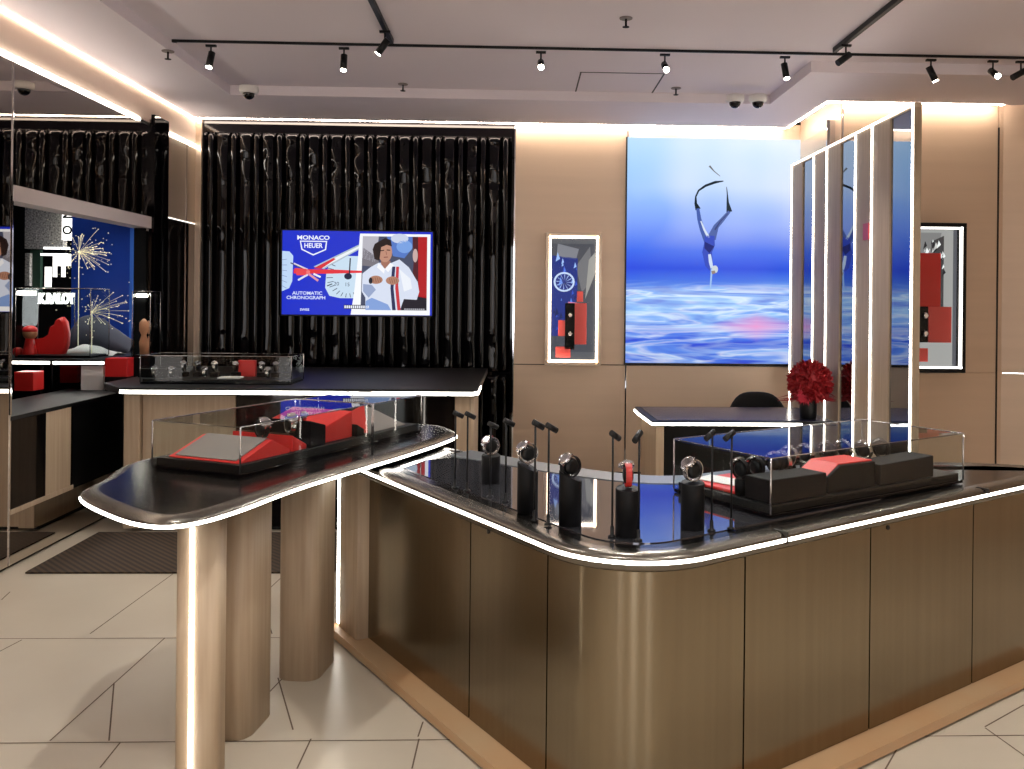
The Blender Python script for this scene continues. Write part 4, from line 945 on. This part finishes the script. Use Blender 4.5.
inblock(s0, 'small red block low at the left inside the left wall showcase', 'red_block', .24, .38, .66, .78, 'redshow', .02)
inblock(s0, 'red block at the bottom left inside the left wall showcase', 'red_block', .2, .46, .86, .94, 'redshow', .05)
inblock(s0, 'small red slanted piece above the red block in the left wall showcase', 'red_block', .57, .68, .44, .52, 'redshow', .02)
inblock(s0, 'black watch board in the middle of the left wall showcase', 'watch_board', .36, .53, .53, .88, 'velvet', .05, 'display board')
for i, yy in enumerate((.62, .76)):
    watch('steel', Vector((s0.location.x + .445 * w, s0.location.y - .085, s0.location.z + h * (1 - yy))), .75, 0, R(90), '%s watch on the black board in the left wall showcase' % ('upper', 'lower')[i])
s1_, a_, c_, w, h = showcase('lit wall showcase with red and pink blocks to the right of the slatted screen', 888, 966, 222, 373, YR, 1)
inblock(s1_, 'tall red panel in the upper left of the right wall showcase', 'red_block', .1, .72, .2, .56, 'redlit', .03, 'display panel')
inblock(s1_, 'pink and red box in the lower middle of the right wall showcase', 'red_block', .55, .84, .56, .8, 'redshow', .06)
inblock(s1_, 'dark watch board beside the pink box in the right wall showcase', 'watch_board', .3, .55, .56, .8, 'velvet', .05, 'display board')
inblock(s1_, 'red block at the bottom of the right wall showcase', 'red_block', .1, .56, .84, .93, 'redshow', .04)
for i, yy in enumerate((.62, .74)):
    watch('steel', Vector((s1_.location.x + .49 * w, s1_.location.y - .09, s1_.location.z + h * (1 - yy))), .9, 0, R(90), '%s watch on the dark board in the right wall showcase' % ('upper', 'lower')[i])

# ------------------------------------------------------------------ ceiling: tracks, spotlights, sprinklers, cameras
YTR = 6.07; zb = ZM - .03
def track(label, x0, x1, y0, y1):
    t = thing('lighting_track', label, 'lighting track', ((x0 + x1) / 2, (y0 + y1) / 2, ZM - .03)); b_ = MB(); b_.box(x0, x1, y0, y1, ZM - (.017 if y1 - y0 < .1 else .03), ZM - .0); b_.obj('rail', 'black', t, local=False)
    b_ = MB(); b_.box(x0 + .001, x0 + .03, y0 - .002, y1 + .002, ZM - (.02 if y1 - y0 < .1 else .033), ZM); b_.obj('end_cap', 'black', t, local=False); return t
xa0 = Py(172, 43, YTR).x
track('long black lighting track running across the whole ceiling', xa0, 4.75, YTR - .007, YTR + .007)
xl = Pz(394, 45, ZM).x; xr2 = Pz(828, 53, ZM).x
track('short black lighting track coming forward on the left of the ceiling', xl - .012, xl + .012, 2.6, 5.95)
track('short black lighting track coming forward on the right of the ceiling', xr2 - .012, xr2 + .012, 2.6, 5.95)
def spot(label, px_, py_, Y, rail_z, aim, on=True, energy=55, size=70):
    p = Py(px_, py_, Y); t = thing('spotlight', label, 'spotlight', (p.x, Y, ZM - .031), 0, 'black track spotlights')
    d = Vector(aim).normalized(); hd = Vector((0, 0, -.085))
    b_ = MB(); b_.tube([(0, 0, 0), (0, 0, -.07)], .006, 8); b_.box(-.035, .035, -.011, .011, -.014, 0); b_.obj('bracket', 'black', t)
    b_ = MB(); b_.tube([hd - d * .035, hd + d * .075], .023, 14); lh_ = b_.obj('lamp_housing', 'black', t)
    if on:
        b_ = MB(); b_.tube([hd + d * .0755, hd + d * .081], .0195, 14); b_.obj('lens', 'lens', lh_)
        l = bpy.data.lights.new('spot_beam', 'SPOT'); l.energy = energy; l.spot_size = R(size); l.spot_blend = .8; l.shadow_soft_size = .03; l.color = (1, .975, .93)
        lo = bpy.data.objects.new('spot_beam', l); COL.objects.link(lo); lo.parent = t; lo.location = hd + d * .1; lo.rotation_euler = d.to_track_quat('-Z', 'Y').to_euler()
    return t
spot('lit spotlight at the left end of the long track', 211, 50, YTR, zb, (-.1, -.25, -1))
spot('lit spotlight second from the left on the long track', 344, 50, YTR, zb, (.0, -.2, -1))
spot('brightest spotlight aimed forward, third along the long track', 541, 50, YTR, zb, (.0, -1.5, -1), energy=80)
spot('bright spotlight aimed forward above the blue picture', 665, 50, YTR, zb, (.0, -1.5, -1), energy=80)
spot('lit spotlight right of the access hatch, upright below the long track', 785, 50, YTR, zb, (.12, -.2, -1))
spot('lit spotlight tilted right, over the slatted screen end', 931, 58, YTR, zb, (.45, -.1, -1))
spot('bright spotlight near the right end of the long track', 993, 58, YTR, zb, (.0, -1.5, -1))
spot('unlit spotlight cut by the right picture edge', 1021, 58, YTR, zb, (-.9, -.1, -.5), False)
spot('lit spotlight on the short left track, turned left', 385, 28, Pz(385, 26, ZM).y, zb, (-.8, .3, -1))
spot('unlit spotlight hanging below the short right track', 846, 40, Pz(845, 40, ZM).y, zb, (-.6, -.1, -.45), False)
# the row over the counter, behind the viewer
for i, (x, y) in enumerate([(-1.8, .6), (-.4, 1.6), (.9, .8), (1.6, 2.2), (2.8, 1.2), (-1.3, 3.6), (.4, 4.2), (1.9, 4.6), (3.4, 3.6), (.2, -.6)]):
    l = bpy.data.lights.new('ceiling_spot', 'SPOT'); l.energy = 95; l.spot_size = R(110); l.spot_blend = .9; l.shadow_soft_size = .05; l.color = (1, .975, .93)
    lo = bpy.data.objects.new('ceiling_spot', l); COL.objects.link(lo); lo.location = (x, y, ZM - .02)
def sprinkler(label, x, y, z):
    p = Pz(x, y, z); t = thing('sprinkler', label, 'sprinkler', tuple(p), 0, 'ceiling sprinklers')
    b_ = MB(); b_.lathe([(.04, -.006), (.042, 0)], n=18); b_.obj('rosette', 'grey', t)
    b_ = MB(); b_.tube([(0, 0, -.004), (0, 0, -.055)], .007, 8); b_.lathe([(.022, -.058), (.022, -.055)], n=12); b_.obj('nozzle', 'darkgrey', t)
sprinkler('sprinkler near the left end of the long track', 168, 51, ZC); sprinkler('sprinkler above the access hatch near the top edge', 626, 18, ZM); sprinkler('small sprinkler over the television', 403, 84, ZC if False else ZM); sprinkler('sprinkler right of the access hatch', 676, 88, ZM)
def dome(label, x, y):
    p = Pz(x, y, ZC); t = thing('dome_camera', label, 'security camera', tuple(p), 0, 'dome cameras')
    b_ = MB(); b_.lathe([(.075, .012), (.075, -.03), (.06, -.045)][::-1], n=24); b_.obj('housing', 'white', t)
    b_ = MB(); b_.sph((0, 0, -.045), .048, n=20, m=12); b_.obj('dome_lens', 'lacquer', t)
dome('white dome camera in the left corner above the black wall', 249, 88); dome('left one of the two dome cameras above the blue picture', 735, 97); dome('right one of the two dome cameras above the blue picture', 758, 97)

# ------------------------------------------------------------------ entrance mat
m0, m1, m2 = Pz(12, 574, 0), Pz(290, 573, 0), Pz(110, 525, 0)
b = MB(); b.box(-2.93, -1.1, m0.y, 6.2, .0015, .012); tag(b.obj('entrance_mat', 'mat'), 'dark brown ribbed mat on the floor beyond the leaf-shaped table', 'mat')

# ------------------------------------------------------------------ display behind the left window
YC = 6.95
pc0, pc1 = Py(-60, 366, YC), Py(104, 362, YC); zc_ = 1.17
WC = thing('window_counter', 'dark counter with white light edge inside the left display window', 'counter', (-4.0, 7.3, 0))
b = MB(); b.box(-5.2, pc1.x, YC, 8.3, zc_ - .05, zc_); b.obj('worktop', 'black', WC, .004, local=False)
b = MB(); b.box(-5.2, Py(51, 366, YC).x - .01, YC - .006, YC - .001, zc_ - .038, zc_ - .018); b.box(Py(52, 366, YC).x + .01, pc1.x, YC - .006, YC - .001, zc_ - .038, zc_ - .018); b.obj('light_strip', 'led', WC, local=False)
b = MB(); b.box(-5.2, pc1.x - .05, YC + .1, 7.9, 0, zc_ - .05); b.obj('carcass', 'lacquer', WC, local=False)
x0, x1 = Py(83, 380, YC + .05).x, Py(105, 380, YC + .05).x
b = MB(); b.box(x0, x1, YC + .02, YC + .1, .5, zc_ - .05); b.obj('pale_panel', 'white', WC, local=False)
x0 = Py(43, 380, YC + .05).x; b = MB(); b.box(x0 - .008, x0 + .008, YC + .02, YC + .04, .6, zc_ - .05); b.obj('post', 'silver', WC, local=False)
p0, p1 = Py(14, 372, YC - .3), Py(33, 392, YC - .3); boxthing('red_box', 'red box hanging low at the left in the display window', 'box', p0.x, p1.x, YC - .3, YC - .15, .95, p0.z, 'redlit')
p0, p1 = Py(105, 358, YC - .02), Py(127, 377, YC - .02); boxthing('red_box', 'red box at the right end of the window counter', 'box', p0.x, p1.x, YC - .02, YC + .1, p1.z, p0.z, 'redlit')
boxthing('box_pedestal', 'black pedestal under the red box at the right of the display window', 'pedestal', p0.x, p1.x, YC - .02, YC + .1, 0, p1.z, 'black', 0)
YBk = 8.4
p0, p1 = Py(72, 200, YBk), Py(131, 350, YBk); BD = thing('blue_backdrop', 'deep blue backdrop panel standing in the display window', 'backdrop', ((p0.x + p1.x) / 2, YBk, 0))
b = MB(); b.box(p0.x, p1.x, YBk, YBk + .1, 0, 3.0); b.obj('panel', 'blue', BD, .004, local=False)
p2 = Py(136.5, 300, YBk - .05); b = MB(); b.box(p1.x, p2.x, YBk - .05, YBk + .1, 0, 3.0); b.obj('edge_post', 'bluelit', BD, .004, local=False)  # lighter blue paints the lit edge of the panel
# mound and drapes
def mound(name, lab, cat, xp0, xp1, prof, Y, dep, mm, zbase):
    b_ = MB(); rows = []
    n = 24
    for j in range(9):
        v = j / 8; row = []
        for i in range(n + 1):
            u = i / n; k = u * (len(prof) - 1); a2 = prof[int(min(k, len(prof) - 2))]; b2 = prof[int(min(k, len(prof) - 2)) + 1]; hh = a2 + (b2 - a2) * (k - int(min(k, len(prof) - 2)))
            X = Py(xp0 + (xp1 - xp0) * u, 350, Y).x; H_ = hh * (math.sin(math.pi * v) ** .5 if 0 < v < 1 else 0)
            H_ += .02 * noise.noise(Vector((X * 9, v * 4, 0))) * (1 if 0 < v < 1 else 0); row.append(Vector((X, Y - dep / 2 + dep * v, zbase + max(0, H_))))
        rows.append(row)
    b_.loft(rows, 0, False, True, False); b_.face([i for i in range(n + 1)]); 
    return tag(b_.obj(name, mm), lab, cat)
mound('slate_drape', 'dark slate fabric heaped in front of the blue backdrop', 'fabric', 68, 136, [.12, .30, .34, .30, .22, .15, .08], 7.98, .3, 'slate', zc_ + .001)
mound('white_drape', 'white fabric spread at the right of the window counter', 'fabric', 60, 120, [.0, .05, .09, .07, .03, .02], YC + .6, .28, 'white', zc_ + .001)
# red wing sculpture
def outl(name, lab, cat, pts, Y, th, mm, zmin=None):
    P_ = [Py(x, y, Y) for x, y in pts]
    b_ = MB(); n = len(P_)
    for k, (off, sc) in enumerate(((0, .9), (th * .25, 1), (th * .75, 1), (th, .9))):
        cx = sum(p.x for p in P_) / n; cz2 = sum(p.z for p in P_) / n
        b_.v += [Vector((cx + (p.x - cx) * sc, Y + off, cz2 + (p.z - cz2) * sc)) for p in P_]
    for k in range(3):
        for i in range(n): j = (i + 1) % n; b_.face((k * n + i, k * n + j, (k + 1) * n + j, (k + 1) * n + i), 0, None, True)
    b_.face(list(range(n))[::-1]); b_.face([3 * n + i for i in range(n)])
    return tag(b_.obj(name, mm), lab, cat)
YS = YC + .3
outl('red_sculpture', 'bright red wing-shaped sculpture on the window counter', 'sculpture', [(30, 358), (29, 342), (34, 339), (42, 338), (48, 334), (50, 326), (54, 324), (56, 319), (60, 317), (64, 322), (66, 334), (65, 346), (61, 356), (52, 359.5), (40, 360)], YS, .1, 'redlit')
FG = thing('figurine', 'small orange and red ball-headed figurine left of the red sculpture', 'figurine', tuple(Pz(28, 362, zc_)) if False else (Py(30, 333, YS - .05).x, YS - .05, zc_))
hz = Py(30, 333, YS - .05).z - zc_
b = MB(); b.sph((0, 0, hz), .055); b.obj('head', 'orange', FG)
b = MB(); b.sph((.0, 0, hz + .02), .056, (1, 1, .75)); b.obj('cap', 'redlit', FG)
b = MB(); b.lathe([(.05, 0), (.055, .03), (.03, max(.06, hz - .04))], n=16); b.obj('body', 'redlit', FG)
o = MB().sph((0, 0, 0), .04).obj('red_ball', 'redlit'); pb_ = Py(18, 348, YS - .05); o.location = (pb_.x, YS - .05, zc_ + .04); tag(o, 'small red ball at the left edge of the window counter', 'ball')
# glass case on the window counter
gx0, gx1 = Py(15, 350, YC + .12).x, Py(90, 350, YC + .12).x; gH = Py(50, 289, YC + .12).z - zc_
gc = glass_case('tall glass case around the red sculpture in the display window', (gx0, YC + .12, zc_ + .001), 0, gx1 - gx0, .32, gH, .02)
b = MB(); b.box(.0, .14, .02, .04, gH - .05, gH - .02); b.obj('light_strip', 'led', gc)
gx0, gx1 = Py(137, 350, 7.3).x, Py(147.5, 350, 7.3).x  # slim case, pedestal and figurine are built in place of a reflected case
gc2 = glass_case('slim glass case imitating a reflected case, right of the blue backdrop', (gx0 - .02, 7.25, Py(140, 357, 7.3).z), 0, gx1 - gx0 + .06, .2, Py(140, 292, 7.3).z - Py(140, 357, 7.3).z, .02)
b = MB(); b.box(.01, gx1 - gx0, .05, .1, Py(140, 297, 7.3).z - gc2.location.z, Py(140, 294, 7.3).z - gc2.location.z); b.obj('light_strip', 'led', gc2)
boxthing('pedestal', 'black pedestal added under the slim glass case that imitates a reflection', 'pedestal', gx0 - .02, gx1 + .04, 7.25, 7.45, 0, gc2.location.z - .001, 'black', 0)
o = MB().lathe([(.04, 0), (.045, .1), (.03, .16), (.045, .2), (.045, .26), (.02, .3)], n=16).obj('figurine', 'orange'); o.location = ((gx0 + gx1) / 2 + .0, 7.35, gc2.location.z + .021); tag(o, 'pale figurine inside the slim glass case that imitates a reflection', 'figurine')
# lit sign wall in the window
YG = 8.9
def sgn(name, lab, x0, x1, y0, y1, mm, Y=YG, cat='sign', th=.05):
    a2, c2 = Py(x0, y0, Y), Py(x1, y1, Y); b_ = MB(); b_.box(a2.x, c2.x, Y, Y + th, c2.z, a2.z); return tag(b_.obj(name, mm, None, .002), lab, cat)
sgn('glitter_backdrop', 'grey glittering panel hanging high behind the display window', 25, 63, 205, 249, 'mesh', 9.1, 'panel', .08)
a2, c2 = Py(62, 206, 8.95), Py(71, 240, 8.95); b = MB(); b.box(a2.x, c2.x, 8.95, 9.0, c2.z, a2.z, 0)
vs = thing('vertical_sign', 'upright lit white sign beside the glittering panel in the display window', 'sign', ((a2.x + c2.x) / 2, 8.97, c2.z)); b.obj('sign_box', 'sign', vs, local=False)
b = MB(); add_text(b, 'O', ((a2.x + c2.x) / 2 + .015, 8.947, c2.z + .1), .13, .9, 0, None, .004, R(90)); add_text(b, 'N', ((a2.x + c2.x) / 2 + .015, 8.947, c2.z + .26), .13, .9, 0, None, .004, R(90)); b.obj('sign_letters', 'black', vs, local=False)
bs_ = thing('light_bar_sign', 'cluster of white light bars of uneven length behind the display window', 'light sign', (Py(56, 260, YG).x, YG, Py(56, 300, YG).z))
for q in [(45, 70, 247, 249.5), (42, 69, 253.5, 256), (54.5, 57, 254, 277), (58.5, 62, 254, 266), (63, 65.5, 254, 277), (66.5, 71, 254, 266), (46.5, 51.5, 267, 287)]:
    a2, c2 = Py(q[0], q[2], YG), Py(q[1], q[3], YG); b = MB(); b.box(a2.x, c2.x, YG - .03, YG, c2.z, a2.z); b.obj('light_bar', 'sign', bs_, local=False)
b = MB(); cc = Py(56, 299, 7.9); 
add_text(b, 'K.RALOT', (0, 0, 0), .125, .62, 0, None, .006); o = b.obj('lit_lettering', 'sign'); sm = o.modifiers.new('t', 'SOLIDIFY'); sm.thickness = .02; o.location = cc; tag(o, 'white glowing lettering in the display window above the red sculpture', 'lettering')
b = MB(); b.tube([(-.16, .01, .06), (-.16, .01, zc_ - cc.z + .0)], .004, 6); b.tube([(.16, .01, .06), (.16, .01, zc_ - cc.z)], .004, 6); b.obj('support', 'silver', o)
# glittering side strip
sgn('glitter_strip', 'narrow glittering strip below the glittering panel in the display window', 25, 29.5, 253, 286, 'mesh', 9.1, 'panel', .05)
sgn('olive_backdrop', 'dark olive panel between glitter strip and light bars', 30, 40, 250, 292, 'green', 9.15, 'panel', .05)
def sparkler(lab, cx, cy, yb0, Y, lines, seed, zb_):
    c_ = Py(cx, cy, Y); t = thing('sparkler_ornament', lab, 'ornament', (c_.x, Y, zb_), 0, 'sparkler ornaments in the window')
    H_ = c_.z - zb_; rn = random.Random(seed)
    b_ = MB(); b_.tube([(0, 0, 0), (0, 0, H_)], .0035, 6); b_.obj('stem', 'spark', t)
    b_ = MB(); k = Y / F
    for i in range(lines):
        a1 = rn.gauss(0, .55) if rn.random() < .62 else rn.uniform(-3.1, 3.1); l = rn.uniform(.25, 1) * (34 if abs(a1) < .8 else 18) * k
        e_ = Vector((math.cos(a1) * l, rn.uniform(-.08, .08), math.sin(a1) * l)); b_.tube([(0, 0, H_), Vector((0, 0, H_)) + e_ * .6 + Vector((0, 0, .006)), Vector((0, 0, H_)) + e_], [.0008, .0011, .0017], 4); b_.sph(Vector((0, 0, H_)) + e_, .0055, n=6, m=4)
    for i in range(lines * 2): b_.sph(Vector((rn.gauss(.03, .13), rn.uniform(-.05, .05), H_ + rn.gauss(0, .1))), rn.uniform(.003, .006), n=5, m=4)
    b_.sph((0, 0, H_), .011, n=8, m=6); b_.obj('spray', 'spark', t)
sparkler('tall sparkler-like ornament bursting in front of the blue backdrop', 79, 252, 352, 7.72, 46, 2, zc_)
sparkler('shorter sparkler-like ornament beside the tall one in the display window', 92, 312, 350, 7.4, 26, 4, zc_)
# daylight-free lamps inside the window room
for p, e in (((-3.9, 7.0, 3.2), 60), ((-3.7, 7.6, 3.2), 40), ((-4.4, 8.2, 3.2), 20)):
    l = bpy.data.lights.new('window_lamp', 'SPOT'); l.energy = e; l.spot_size = R(90); l.spot_blend = .7; l.shadow_soft_size = .03; lo = bpy.data.objects.new('window_lamp', l); COL.objects.link(lo); lo.location = p
